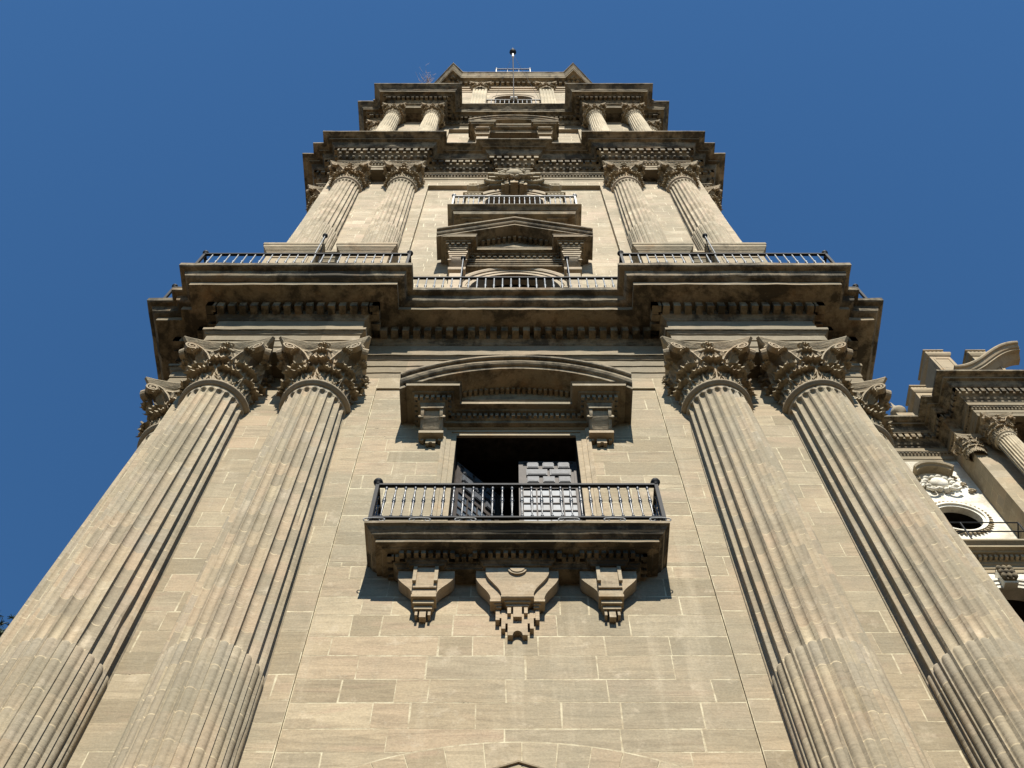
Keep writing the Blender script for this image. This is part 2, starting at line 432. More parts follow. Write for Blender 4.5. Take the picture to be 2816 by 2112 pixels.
# ------------------------------------------------------------ fluted column and capital
TS = (-1, -.93, -.82, -.55, -.2, .2, .55, .82, .93)
def column_mesh(z0, zc, z1, r0, r1, name, mat, nf=24, arc=205, ring=None, dj=0.52, full=False, base=True, seed=5):
    """engaged fluted shaft, lower third cabled; origin on the axis, z measured in working height minus z0"""
    mb = MB(); rnd = random.Random(seed); so = seed * 3.7
    H = z1 - z0; cz = zc - z0
    pitch = 2 * pi / nf; k0 = -pi / 2
    nfl = nf if full else int(round(nf * arc / 360.0))
    fl_half = pitch * 0.405
    def R(z):
        if z < cz: return r0 - 0.012 * (1 - z / max(cz, .1)) * 0
        t = (z - cz) / (H - cz); return r0 + (r1 - r0) * (t ** 1.25)
    zs = set([0, H]); fr = fl_half * (r0 + r1) / 2
    joints = []
    z = rnd.uniform(.2, .5)
    while z < H - .15:
        joints.append(z); z += dj * rnd.uniform(.8, 1.15)
    for j in joints: zs.update((j - .010, j + .010))
    top = H - 0.13
    for s_ in (0, .3, .6, .8, .92, 1.0): zs.add(top - fr + fr * s_)
    for s_ in (0, .3, .6, .8, .92, 1.0): zs.add(cz + fl_half * r0 * s_)
    zs = sorted(zs); D = fl_half * r0 * 0.92
    start = k0 - nfl * pitch / 2
    rows = []; jset = joints
    for z in zs:
        row = []; rr = R(z); sj = 0.0
        for j in jset:
            if abs(z - j) < .02: sj = 0.0
        st = max(0, (z - (top - fr)) / fr); sc = max(0, (z - cz) / (fl_half * r0))
        for k in range(nfl):
            for t in TS:
                fl = sqrt(max(0, 1 - t * t - st * st)) if st < 1 else 0
                cab = 1 - sqrt(max(0, 1 - t * t - sc * sc)) if sc < 1 else 9
                if sc < 1 and (1 - t * t - sc * sc) <= 0: cab = 9
                dep = D * min(fl, cab)
                a = start + (k + .5) * pitch + t * fl_half
                p = Vector((cos(a), sin(a), z * .35))
                nz = noise.noise(Vector((cos(a) * 3, sin(a) * 3, z * 1.7)) * 2.0)
                chip = noise.noise(Vector((k * 3.1 + so, t * .7, z * 2.3)))
                q = rr - dep + 0.0045 * nz - (0.032 * r0 * max(0, chip - .40) / .3 if abs(t) > .9 else 0)
                row.append((q * cos(a), q * sin(a), z))
        if not full:
            a = start + nfl * pitch - pitch * .11; row.append((rr * cos(a), rr * sin(a), z))
        rows.append(row)
    # per drum tint, pale joint bands, with a few flutes re-cut as separate stones
    n = len(rows[0]); o = len(mb.v); mb.v.extend([p for r in rows for p in r])
    tb = rnd.random(); per = {}
    for i in range(len(zs) - 1):
        zm = (zs[i] + zs[i + 1]) / 2; isj = any(abs(zm - j) < .009 for j in joints)
        if isj: tb = rnd.random(); per = {}
        for j in range(n if full else n - 1):
            k = (j + 1) % n; fi = j // 9
            if fi not in per: per[fi] = min(1, max(0, tb + rnd.uniform(-.38, .38)))
            mb.f.append((o + i * n + j, o + i * n + k, o + (i + 1) * n + k, o + (i + 1) * n + j))
            gapk = (j % 9 == 8)
            mb.t.append(2.0 if (isj and (fi * 7 + int(zm * 5)) % 3 and not gapk) else per[fi]); mb.sm.append(not gapk)
    # astragal ring
    ra = r1; e = ring or r1 * 1.10
    prof = [(ra, H - .03), (ra + .015, H), (e - .03, H + .015), (e, H + .05), (e, H + .085), (e - .03, H + .115), (ra + .02, H + .12), (ra - .05, H + .13)]
    prof = [(ra, H - .02), (e - .045, H - .015), (e - .04, H + .03), (e - .02, H + .035), (e, H + .06), (e, H + .09), (e - .025, H + .12), (ra - .08, H + .125)]
    mb.lathe(prof, 64, tint=.6)
    if base:
        b = r0
        mb.lathe([(b * 1.33, -.46), (b * 1.36, -.38), (b * 1.33, -.30), (b * 1.2, -.28), (b * 1.14, -.2), (b * 1.18, -.14), (b * 1.24, -.10), (b * 1.22, -.03), (b * 1.05, 0), (b * 0.98, .03)], 48, tint=.4)
        mb.box(-b * 1.36, b * 1.36, -b * 1.36, b * 1.36, -.66, -.46, .5)
    return mb.mesh(name, mat)

def leaf(mb, ang, zb, h, wd, r_in, curl, tint, nv=11, nu=12, lean=0.12):
    """acanthus leaf: rises along the bell, ribs and notched lobes, tip curling over"""
    rows = []; nv = int(nv * 1.9); ph = ang * 5
    for i in range(nv + 1):
        v = i / nv
        if v < .70:
            t = v / .70; r = r_in + lean * t * t; z = zb + h * 0.93 * t
        else:
            t = (v - .70) / .30 * pi * 1.05
            r = r_in + lean + curl * (1 - cos(t)); z = zb + h * .93 + curl * .75 * sin(t)
        cyc = abs(sin(v * pi * 4.5)); lob = 0.62 + 0.46 * cyc ** .6
        ww = wd * (0.50 + .66 * sin(min(1, v * 1.1) * pi * .62)) * lob * (1 if v < .82 else 1 - (v - .82) * 1.6)
        row = []
        for k in range(nu + 1):
            u = 2 * k / nu - 1
            rib = 0.035 * (wd / .35) * cos(u * pi * 4.0) + (.05 if abs(u) < .1 else 0)
            q = r + rib + .085 * (wd / .35) * (abs(u) ** 3) * (cyc ** 2) + .02 * sin(v * 40 + u * 9 + ph)
            a = ang + u * ww / (r + .05)
            zz = z - .14 * h * abs(u) ** 1.4 * (1 - v) + .035 * sin(v * pi * 9) * abs(u)
            row.append((q * cos(a), q * sin(a), zz))
        rows.append(row)
    mb.grid(rows, False, tint, True)
    # thickness: close the rim back to the bell
    rim = [r[0] for r in rows] + [rows[-1][k] for k in range(1, nu + 1)] + [rows[i][-1] for i in range(nv - 1, -1, -1)]
    back = []
    for p in rim:
        rr = sqrt(p[0] ** 2 + p[1] ** 2); f = max(r_in * .93, rr - .10) / rr; back.append((p[0] * f, p[1] * f, p[2] - .015))
    mb.grid([rim, back], False, tint, False)

def capital_mesh(name, mat, hh=2.72, ab=1.45, detail=1, jz=0.0):
    """unit neck radius; height hh; concave abacus of half width ab"""
    mb = MB(); mb.tint = .5
    zt = hh - .44
    mb.lathe([(1.0, 0), (1.0, zt * .55), (1.06, zt * .75), (1.14, zt * .90), (1.25, zt * .985), (1.27, zt), (1.1, zt + .02)], 32, tint=.6)
    for k in range(8):
        leaf(mb, k * pi / 4 + pi / 8 + .0, .02, .70, .34, 1.02, .125, random.random(), lean=.05)
    for k in range(8):
        leaf(mb, k * pi / 4, .05, 1.28, .33, 1.03, .14, random.random(), lean=.08)
    # caulicoles and volutes
    for c in range(4):
        phi = pi / 4 + c * pi / 2
        for s_ in (-1, 1):
            a0 = phi + s_ * .52; P0 = Vector((1.15 * cos(a0), 1.15 * sin(a0), 1.15)); rc = ab * 1.30
            P1 = Vector((rc * cos(phi + s_ * .06), rc * sin(phi + s_ * .06), zt - .12))
            d = (P1 - P0); d.z = 0; L = d.length; d.normalize(); nn = Vector((-d.y, d.x, 0)) * s_
            pts = []
            for i in range(9):
                t = i / 8; pts.append((L * (t ** 1.25) * .88, (P1.z - P0.z + .12) * sin(t * pi / 2) ** .9))
            cx0, cz0 = pts[-1][0] - .04, pts[-1][1] - .22
            for i in range(1, 26):
                t = i / 25; a = pi / 2 - t * 2 * pi * 1.75; r = .22 * (1 - t * .80)
                pts.append((cx0 + r * cos(a), cz0 + r * sin(a)))
            rows = []; w_ = .17
            for i, (a, b) in enumerate(pts):
                q = pts[min(i + 1, len(pts) - 1)]; p = pts[max(i - 1, 0)]
                tx, tz = q[0] - p[0], q[1] - p[1]; l = sqrt(tx * tx + tz * tz) or 1; ox, oz = -tz / l * .032, tx / l * .032
                row = []
                for (e, f) in ((-1, 1), (1, 1), (1, -1), (-1, -1)):
                    base = P0 + d * (a + ox * f) + nn * (e * w_ / 2 * (1.0 if i < 9 else 1.15)); row.append((base.x, base.y, P0.z + b + oz * f))
                rows.append(row)
            mb.grid(rows, True, .55, False)
            # leaf sheath under the volute
            am = phi + s_ * .30
            leaf(mb, phi + s_ * .22, 1.15, .70, .15, 1.10, .09, random.random(), nv=8, nu=8, lean=.42)
    # helices: small inner scrolls
    for c in range(4):
        phi = c * pi / 2
        for s_ in (-1, 1):
            pts = []
            for i in range(16):
                t = i / 15
                if t < .5: a = phi + s_ * (.42 - .30 * (t / .5)); z = 1.35 + .75 * sin(t * pi); r = 1.2 + .18 * t
                else:
                    q = (t - .5) * 2 * 2 * pi * .9; a = phi + s_ * (.12 + .07 * (1 - cos(q))); z = 2.02 + .08 * cos(q); r = 1.30
                pts.append((r * cos(a), r * sin(a), z))
            mb.tube(pts, .045, 5, .5)
        leaf(mb, phi, 1.35, .62, .15, 1.12, .10, random.random(), nv=8, nu=6, lean=.10)
    # abacus: concave sides, cut corners, two mouldings
    def ring(hw, z, depth):
        out = []
        cut = .13
        for c in range(4):
            ph = -pi / 2 + c * pi / 2; ca, sa = cos(ph), sin(ph)
            for i in range(11):
                t = i / 10 * 2 - 1; x = t * (hw - cut * .5); y = hw - depth * (1 - t * t)
                out.append((y * ca - x * sa, y * sa + x * ca, z))
        return out
    rows = [ring(ab * .86, zt - .01, .16), ring(ab * .93, zt, .24), ring(ab * .93, zt + .12, .24), ring(ab * .94, zt + .125, .24), ring(ab * .94, zt + .15, .24), ring(ab * .97, zt + .20, .24), ring(ab * 1.01, zt + .28, .245), ring(ab * 1.055, zt + .38, .25), ring(ab * 1.065, zt + .40, .25), ring(ab * 1.065, zt + .44, .25)]
    mb.grid(rows, True, .45, False)
    mb.add(rows[-1], [tuple(range(44))], .5); mb.add(rows[0], [tuple(range(44))[::-1]], .5)
    for c in range(4):
        ph = c * pi / 2; r = ab - .17
        for k in range(5):
            a = k * 2 * pi / 5 + .4
            cc = Vector((r * cos(ph) + .03 * cos(ph), r * sin(ph) + .03 * sin(ph), zt + .16)) + Vector((-sin(ph), cos(ph), 0)) * .13 * cos(a) + Vector((0, 0, 1)) * .13 * sin(a)
            mb.lathe([(.0, -.09), (.09, -.06), (.11, 0), (.07, .06), (0, .08)], 7, tuple(cc), tint=.4)
        leaf(mb, ph, zt - .38, .42, .13, r - .10, .07, .5, nv=6, nu=6, lean=.12)
    mb.xf(Matrix.Translation((0, 0, jz))); mb.jit(0.016, 3.5); mb.xf(Matrix.Translation((0, 0, -jz)))
    return mb.mesh(name, mat)

# ------------------------------------------------------------ TOWER
CY = 17.52
def square_plan(q):
    """q: front points from centre to the right corner (x>0), x ascending, ending on the diagonal; mirrored and turned four times"""
    half = [(-x, y) for x, y in reversed(q)] + list(q)
    side = []
    for r in range(4):
        for x, y in half:
            dx, dy = x, y - CY
            for _ in range(r): dx, dy = -dy, dx
            side.append((dx, dy + CY))
    out = []
    for p in side:
        if not out or (abs(p[0] - out[-1][0]) + abs(p[1] - out[-1][1])) > 1e-4: out.append(p)
    if abs(out[0][0] - out[-1][0]) + abs(out[0][1] - out[-1][1]) < 1e-4: out.pop()
    return out
S1 = 7.52
PLAN1 = square_plan([(3.71, 10.0), (3.71, 9.35), (7.24, 9.35), (7.24, 10.0), (S1, 10.0)])
PLAN2 = square_plan([(.60, 9.93), (.60, 10.1), (3.80, 10.1), (3.80, 9.62), (6.98, 9.62), (6.98, 10.1), (7.42, 10.1)])
PLAN3 = square_plan([(3.79, 10.98), (3.79, 9.90), (6.67, 9.90), (6.67, 10.76), (6.76, 10.76)])

T = root('cathedral_tower', 'tall sandstone cathedral bell tower of stacked Corinthian storeys with iron balconies',
         'tower', (0, CY, 0))
CUR[0] = T

def wall_tier(z0, z1, hs, yw, panel_x, panel_top, rec, holes, mat, ch, bw, seedc, cxs, back=True):
    mb = MB()
    # masonry either side of the recessed central panel, then the panel itself
    masonry(mb, -hs, -panel_x, z0, z1, yw, ch, bw, seedc=seedc)
    masonry(mb, panel_x, hs, z0, z1, yw, ch, bw, seedc=seedc + 1)
    masonry(mb, -panel_x, panel_x, panel_top, z1, yw, ch, bw, seedc=seedc + 2)
    masonry(mb, -panel_x, panel_x, z0, panel_top, yw + rec, ch, bw, holes, seedc=seedc + 3)
    # reveals of the panel
    mb.add([(-panel_x, yw, z0), (-panel_x, yw + rec + .02, z0), (-panel_x, yw + rec + .02, panel_top), (-panel_x, yw, panel_top)], [(0, 1, 2, 3)], .5)
    mb.add([(panel_x, yw, z0), (panel_x, yw + rec + .02, z0), (panel_x, yw + rec + .02, panel_top), (panel_x, yw, panel_top)], [(3, 2, 1, 0)], .5)
    mb.add([(-panel_x, yw, panel_top), (-panel_x, yw + rec + .02, panel_top), (panel_x, yw + rec + .02, panel_top), (panel_x, yw, panel_top)], [(0, 1, 2, 3)], .5)
    yb = 2 * CY - yw
    masonry(mb, -yb, -yw, z0, z1, -hs, ch, bw, normal='x-', seedc=seedc + 4)
    masonry(mb, yw, yb, z0, z1, hs, ch, bw, normal='x+', seedc=seedc + 5)
    mb.add([(-hs, yb, z0), (hs, yb, z0), (hs, yb, z1), (-hs, yb, z1)], [(3, 2, 1, 0)], .4)
    return part('wall', mb, mat)

# --- tier 1
holes1 = [(-1.23, 1.23, 15.35, 20.18)]
wall_tier(-1.6, 23.112, S1, 10.0, 3.15, 22.55, .045, holes1, M_WALL, .50, 1.05, 1, None)

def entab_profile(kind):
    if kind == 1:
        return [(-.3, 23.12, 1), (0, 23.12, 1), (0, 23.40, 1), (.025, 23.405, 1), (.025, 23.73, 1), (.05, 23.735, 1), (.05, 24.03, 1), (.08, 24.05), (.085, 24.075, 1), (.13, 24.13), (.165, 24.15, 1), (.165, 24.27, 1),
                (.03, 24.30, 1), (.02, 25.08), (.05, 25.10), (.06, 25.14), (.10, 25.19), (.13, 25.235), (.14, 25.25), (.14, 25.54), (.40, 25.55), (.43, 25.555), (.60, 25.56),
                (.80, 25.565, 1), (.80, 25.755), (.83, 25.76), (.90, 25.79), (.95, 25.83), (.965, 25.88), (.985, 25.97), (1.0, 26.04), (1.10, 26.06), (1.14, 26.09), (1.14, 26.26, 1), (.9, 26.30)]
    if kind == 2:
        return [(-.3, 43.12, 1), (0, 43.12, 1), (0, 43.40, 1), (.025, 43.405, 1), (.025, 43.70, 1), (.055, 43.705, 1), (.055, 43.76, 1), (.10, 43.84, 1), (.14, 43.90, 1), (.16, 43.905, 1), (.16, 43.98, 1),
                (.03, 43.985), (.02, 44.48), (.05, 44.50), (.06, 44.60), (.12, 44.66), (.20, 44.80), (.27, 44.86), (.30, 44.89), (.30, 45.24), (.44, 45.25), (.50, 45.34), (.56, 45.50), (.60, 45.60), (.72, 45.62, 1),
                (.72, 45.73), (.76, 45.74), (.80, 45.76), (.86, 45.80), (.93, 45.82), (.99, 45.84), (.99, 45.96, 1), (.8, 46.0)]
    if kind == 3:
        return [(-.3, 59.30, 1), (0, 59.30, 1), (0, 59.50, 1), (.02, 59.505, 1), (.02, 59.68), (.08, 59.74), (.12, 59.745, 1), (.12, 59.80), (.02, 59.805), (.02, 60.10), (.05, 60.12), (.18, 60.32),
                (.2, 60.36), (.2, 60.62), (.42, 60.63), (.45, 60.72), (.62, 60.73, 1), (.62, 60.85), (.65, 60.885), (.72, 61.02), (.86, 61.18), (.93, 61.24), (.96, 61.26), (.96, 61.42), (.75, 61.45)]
for kind, plan, dz, pitch, wd, dd in ((1, PLAN1, (25.255, 25.535), .272, .165, (.13, .36)), (2, PLAN2, (44.90, 45.22), .285, .185, (.29, .41)), (3, PLAN3, (60.38, 60.60), .25, .15, (.18, .38))):
    mb = MB()
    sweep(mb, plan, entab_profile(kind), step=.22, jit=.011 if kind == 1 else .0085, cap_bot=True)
    along(mb, plan, dd[0], dd[1], dz[0], dz[1], pitch, wd)
    if kind == 2:   # egg moulding and bead row
        def egg(m, x, y, ux, uy, nx, ny):
            m.lathe([(0, -.10), (.05, -.07), (.07, 0), (.06, .05), (0, .09)], 6, (x - nx * .03, y - ny * .03, 44.70), tint=random.random())
        along(mb, plan, .05, .20, 44.6, 44.8, .26, .13, fn=egg)
        along(mb, plan, .05, .13, 43.78, 43.85, .13, .07)
    if kind == 3:
        along(mb, plan, .03, .10, 60.13, 60.22, .16, .09)
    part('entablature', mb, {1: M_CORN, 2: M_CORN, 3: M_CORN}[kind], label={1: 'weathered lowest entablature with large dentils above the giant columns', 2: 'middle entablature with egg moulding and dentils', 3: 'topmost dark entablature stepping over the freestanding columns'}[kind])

# --- walls of the upper storeys
def arch_plate(mb, x0, x1, z0, z1, cz, R, y, n=20, depth=.5, tint=.6):
    arc = arc_pts(0, cz, R, 0, pi, n); outer = []
    for x, z in arc:
        a = atan2(z - cz, x); c_, s_ = cos(a), sin(a)
        t = min((x1 / c_) if c_ > 1e-6 else 1e9, (x0 / c_) if c_ < -1e-6 else 1e9, ((z1 - cz) / s_) if s_ > 1e-6 else 1e9)
        outer.append((t * c_, cz + t * s_))
    mb.grid([[(x, y, z) for x, z in arc], [(x, y, z) for x, z in outer]], False, tint, False)
    for sgn, xe in ((1, x1), (-1, x0)):
        q = [(sgn * R, y, z0), (xe, y, z0), (xe, y, cz), (sgn * R, y, cz)]
        mb.add(q, [(0, 1, 2, 3)], tint)
        zt = cz
        # corner fillet where outline turns
    for i in range(n):
        a, b = outer[i], outer[i + 1]
        if abs(a[0] - b[0]) > 1e-4 and abs(a[1] - b[1]) > 1e-4:
            cx_ = x1 if a[0] > 0 else x0
            mb.add([(a[0], y, a[1]), (b[0], y, b[1]), (cx_, y, z1)], [(0, 1, 2)], tint)
    # intrados and jambs
    jl = [(R, z0)] + arc + [(-R, z0)]
    mb.grid([[(x, y, z) for x, z in jl], [(x, y + depth, z) for x, z in jl]], False, tint, True)
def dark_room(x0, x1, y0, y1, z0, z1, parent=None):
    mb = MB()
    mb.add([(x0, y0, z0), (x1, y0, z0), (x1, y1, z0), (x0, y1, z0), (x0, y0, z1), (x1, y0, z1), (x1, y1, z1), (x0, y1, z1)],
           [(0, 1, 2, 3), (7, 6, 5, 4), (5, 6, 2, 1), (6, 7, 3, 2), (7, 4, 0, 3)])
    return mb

wall_tier(26.2, 43.112, 7.42, 10.1, 3.38, 42.45, .17, [(-1.78, 1.78, 26.3, 32.02), (-1.45, 1.45, 36.6, 42.1)], M_UP, .42, .95, 20, None)
wall_tier(45.9, 59.292, 6.76, 10.98, 3.45, 58.95, .2, [(-1.5, 1.5, 46, 57.2)], M_UP, .42, .95, 40, None)
for s_ in (-1, 1):   # wall behind the freestanding top columns
    mb = MB()
    xa, xb = sorted((s_ * 3.98, s_ * 6.60))
    masonry(mb, xa, xb, 45.95, 59.292, 10.66, .42, .9, seedc=60 + s_)
    for xe in (xa, xb): mb.add([(xe, 10.66, 45.95), (xe, 11.0, 45.95), (xe, 11.0, 59.292), (xe, 10.66, 59.292)], [(0, 1, 2, 3), (3, 2, 1, 0)], .5)
    part('wall', mb, M_UP)

# --- pedestals
PP2 = square_plan([(3.63, 13.4), (3.63, 9.25), (5.03, 9.25), (5.03, 9.50), (5.76, 9.50), (5.76, 9.25), (7.16, 9.25), (7.16, 10.1), (7.42, 10.1)])
PP1 = square_plan([(3.30, 10.2), (3.30, 9.0), (5.36, 9.0), (5.36, 9.2), (5.50, 9.2), (5.50, 9.0), (7.52, 9.0), (7.52, 10.0)])
PP3 = square_plan([(3.70, 13.4), (3.70, 9.70), (4.92, 9.70), (4.92, 9.9), (5.75, 9.9), (5.75, 9.70), (6.95, 9.70), (6.95, 10.57)])
def pedestal(plan, z0, z1, mat, k=1.0, label=None):
    mb = MB(); h = z1 - z0
    pr = [(.16 * k, z0), (.16 * k, z0 + .35), (.06 * k, z0 + .5), (0, z0 + .55), (0, z1 - .62), (.03, z1 - .60), (.03, z1 - .55), (.08 * k, z1 - .46),
          (.10 * k, z1 - .44), (.10 * k, z1 - .40), (.16 * k, z1 - .30), (.17 * k, z1 - .17), (.19 * k, z1 - .16), (.19 * k, z1 - .03), (.12 * k, z1)]
    sweep(mb, plan, pr, step=.5, jit=.004)
    n = len(plan)
    for i in range(n):      # sunk panels with a raised frame on the wide front dies
        a, b = plan[i], plan[(i + 1) % n]
        L = sqrt((a[0] - b[0]) ** 2 + (a[1] - b[1]) ** 2)
        if 1.1 < L < 2.3 and abs(a[1] - b[1]) < .01 and a[1] < 11 and h > 2:
            xa, xb = min(a[0], b[0]) + .2, max(a[0], b[0]) - .2; za, zb = z0 + .85, z1 - .95; y = a[1]
            rake(mb, [(xa, za), (xa, zb), (xb, zb), (xb, za), (xa, za)], [(0, -.01), (0, .025), (.05, .03), (.05, -.01)], y, plumb=False)
    return part('pedestal', mb, mat, label=label)
pedestal(PP1, -1.6, 3.4, M_WALL)
pedestal(PP2, 26.25, 31.0, M_TRIM, label='paired panelled pedestals behind the iron railing')
pedestal(PP3, 45.9, 50.6, M_UP)

# --- columns
col1 = column_mesh(4.06, 12.3, 21.2, .79, .68, 'column', M_COL, ring=.775)
col1b = column_mesh(4.06, 12.3, 21.2, .79, .68, 'column', M_COL, ring=.775, seed=12)
cap1 = capital_mesh('capital', M_CARV); random.seed(99); cap1b = capital_mesh('capital', M_CARV, jz=7.3)
col2 = column_mesh(31.66, 34.9, 41.35, .62, .54, 'column_upper', M_UP, ring=.60, dj=.42)
cap2 = cap1.copy(); cap2.name = 'capital_upper'
col3 = column_mesh(51.2, 54, 58.0, .44, .38, 'column_top', M_UPC, ring=.43, dj=.5, full=True)
def put_columns(me, cap, zb, H, pos, cs, rot_side, hname):
    for i, (x, y, r, lab) in enumerate(pos):
        o = place('column', (me[i % 2] if isinstance(me, tuple) else me), (x, y, zb), rotz=r, label=lab)
        c = place('capital', (cap[(i // 2) % 2] if isinstance(cap, tuple) else cap), (0, 0, H + .12), parent=o, scale=cs, rotz=0)
def ring4(a, b, S_, yw):
    out = []
    for s_ in (-1, 1):
        for x in (a, b): out.append((s_ * x, yw, 0, None))
        for x in (a, b): out.append((s_ * S_, CY - x, s_ * pi / 2, None))
    return out
H1 = 21.2 - 4.06
put_columns((col1, col1b), (cap1, cap1b), 4.06, H1, ring4(4.33, 6.51, S1, 10.0), (.68, .68, (23.12 - 21.32) / 2.72), 0, '')
put_columns(col2, (cap1, cap1b), 31.66, 41.35 - 31.66, ring4(4.33, 6.46, 7.42, 10.1), (.55, .55, (43.12 - 41.47) / 2.72), 0, '')
put_columns(col3, cap1, 51.2, 58.0 - 51.2, ring4(4.30, 6.36, CY - 10.27, 10.27), (.42, .42, (59.30 - 58.12) / 2.72), 0, '')

# --- lantern storey
LP = square_plan([(3.88, 11.60), (4.18, 11.31)])
mb = MB()
masonry(mb, -3.9, -1.55, 61.4, 77.0, 11.6, .45, .9, seedc=80); masonry(mb, 1.55, 3.9, 61.4, 77.0, 11.6, .45, .9, seedc=81)
masonry(mb, -1.55, 1.55, 75.2, 77.0, 11.6, .45, .9, seedc=82)
arch_plate(mb, -1.55, 1.55, 61.4, 75.2, 72.75, 1.22, 11.6, depth=.35)
lq = offset(LP, -.06); i0 = min(range(len(lq)), key=lambda i: abs(lq[i][0] - 3.88) + abs(lq[i][1] - 11.66)); lq = lq[i0:] + lq[:i0]
sweep(mb, lq, [(0, 61.4), (0, 77.0)], step=50, cap_top=False, closed=False)
# impost bands
for z, p in ((75.45, .06), (75.95, .10), (76.55, .16)):
    for xa, xb in ((-3.88, -1.2), (-1.2, 1.2), (1.2, 3.88)):
        mb.box(xa, xb, 11.6 - p, 11.62, z, z + .30)
rake(mb, [(1.22, 61.4)] + arc_pts(0, 72.75, 1.22, 0, pi, 24) + [(-1.22, 61.4)], [(0, -.02), (0, .04), (-.16, .05), (-.18, .09), (-.36, .12), (-.36, -.02)], 11.6, plumb=False)
wl = part('wall', mb, M_UP)
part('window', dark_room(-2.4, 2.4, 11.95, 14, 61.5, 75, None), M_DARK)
mb = MB()
lent = [(-.2, 77.0), (0, 77.0), (0, 77.16), (.02, 77.165), (.02, 77.32), (.08, 77.38), (.08, 77.43), (.01, 77.435), (.01, 77.56), (.14, 77.62), (.15, 77.92), (.38, 77.93), (.42, 78.0), (.62, 78.02),
        (.62, 78.28), (.65, 78.29), (.72, 78.5), (.82, 78.75), (.86, 78.80), (.88, 78.82), (.88, 78.97), (.80, 79.0)]
sweep(mb, LP, lent, step=.3, jit=.012); along(mb, LP, .14, .36, 77.62, 77.88, .36, .2)
part('entablature', mb, M_LAN, label='lichen stained top cornice of the octagonal lantern with pointed corners')
mb = MB(); oc = [(-2.4, CY - 4.5), (2.4, CY - 4.5), (4.5, CY - 2.4), (4.5, CY + 2.4), (2.4, CY + 4.5), (-2.4, CY + 4.5), (-4.5, CY + 2.4), (-4.5, CY - 2.4)]
sweep(mb, oc, [(0, 78.9), (0, 79.9), (-1.2, 80.6), (-3.4, 81.4)], step=5)
part('roof', mb, M_TRIM)
for s_ in (-1, 1):        # fluted pilasters
    mb = MB(); x = s_ * 2.24; hw = .48
    mb.box(x - hw, x + hw, 11.42, 11.61, 61.4, 75.55, .7)
    for k in range(5):
        xx = x - .40 + k * .2
        mb.box(xx - .045, xx + .045, 11.375, 11.43, 61.6, 75.3, .8)
    mb.box(x - hw, x + hw, 11.375, 11.43, 75.3, 75.62, .8)
    p = part('pilaster', mb, M_UPC)
    place('capital', cap1, (x, 11.62, 75.6), parent=p, scale=(.50, .36, (77.0 - 75.6) / 2.72))

# --- first floor balcony
def rect(x0, x1, y0, y1): return [(x0, y0), (x1, y0), (x1, y1), (x0, y1)]
B1 = rect(-2.0, 2.0, 9.68, 10.25)
bprof = [(-.1, 14.62), (.0, 14.62), (.0, 14.68), (.04, 14.70), (.05, 14.76), (.10, 14.80), (.0, 14.81)]
BW = 1.685      # half width of the bed
mb = MB()
bplan = [(-BW - .0, 9.76), (-1.72, 9.76)]
def ressaut(parts_, yb, yf, y1):
    """front line broken forward over the brackets"""
    pts = []
    x0, x1 = -1.98, 1.98
    pts.append((x0, yb))
    for a, b in parts_:
        pts += [(a, yb), (a, yf), (b, yf), (b, yb)]
    pts += [(x1, yb), (x1, y1), (x0, y1)]
    return pts
BP = ressaut([(-1.78, -1.12), (-.60, .60), (1.12, 1.78)], 9.71, 9.64, 10.2)
sweep(mb, BP, [(-.25, 14.84), (-.05, 14.84), (-.05, 14.87), (-.01, 14.90), (0, 14.93), (.02, 14.94), (.02, 15.045)], step=.4, jit=.003, cap_bot=True)
along(mb, BP, .01, .115, 14.945, 15.035, .125, .07, ylim=10.1)
sweep(mb, rect(-1.98, 1.98, 9.70, 10.2), [(-.5, 15.04), (.20, 15.04), (.22, 15.06), (.31, 15.065, 1), (.31, 15.145), (.33, 15.15), (.35, 15.17), (.38, 15.19), (.40, 15.225, 1), (.42, 15.250), (.43, 15.26), (.46, 15.31), (.485, 15.33), (.505, 15.335, 1), (.505, 15.40), (.3, 15.42)], step=.18, jit=.007, cap_bot=True)
balc = part('balcony', mb, M_SLAB, label='lower stone balcony slab with dentils on scrolled brackets')

def skew_prism(mb, top, bot, zt, zb, yt, yb, yback, n=12, tint=.6, conv=0.0):
    """plate whose outline narrows in an ogee from top half width to bottom half width"""
    L = []; R_ = []
    for i in range(n + 1):
        t = i / n; s_ = t * t * (3 - 2 * t); z = zt + (zb - zt) * t; y = yt + (yb - yt) * t
        hl = top[0] + (bot[0] - top[0]) * s_; hr = top[1] + (bot[1] - top[1]) * s_
        L.append((hl, y, z)); R_.append((hr, y, z))
    mb.grid([L, R_], False, tint, False)
    Lb = [(p[0], yback, p[2]) for p in L]; Rb = [(p[0], yback, p[2]) for p in R_]
    mb.grid([Lb, L], False, tint, True); mb.grid([R_, Rb], False, tint, True)
    mb.add([L[-1], R_[-1], Rb[-1], Lb[-1]], [(0, 1, 2, 3)], tint); mb.add([L[0], R_[0], Rb[0], Lb[0]], [(3, 2, 1, 0)], tint)

mb = MB(); cx_ = 0.0
mb.box(-.505, .505, 9.725, 10.02, 14.72, 14.86, .6)
skew_prism(mb, (-.505, .505), (-.25, .25), 14.72, 14.17, 9.725, 9.79, 10.02)
for s_ in (-1, 1):
    a, b = sorted((s_ * .66, s_ * .45)); c, d = sorted((s_ * .416, s_ * .245))
    mb.box(a, b, 9.79, 10.02, 14.68, 14.86, .6)
    skew_prism(mb, (a, b), (c, d), 14.68, 14.13, 9.79, 9.835, 10.02)
    mb.box(min(s_ * .25, s_ * .425), max(s_ * .25, s_ * .425), 9.83, 10.02, 14.06, 14.115, .5)
    mb.box(min(s_ * .25, s_ * .36), max(s_ * .25, s_ * .36), 9.87, 10.02, 14.03, 14.06, .4)
    mb.box(min(s_ * .25, s_ * .33), max(s_ * .25, s_ * .33), 9.90, 10.02, 13.99, 14.03, .4)
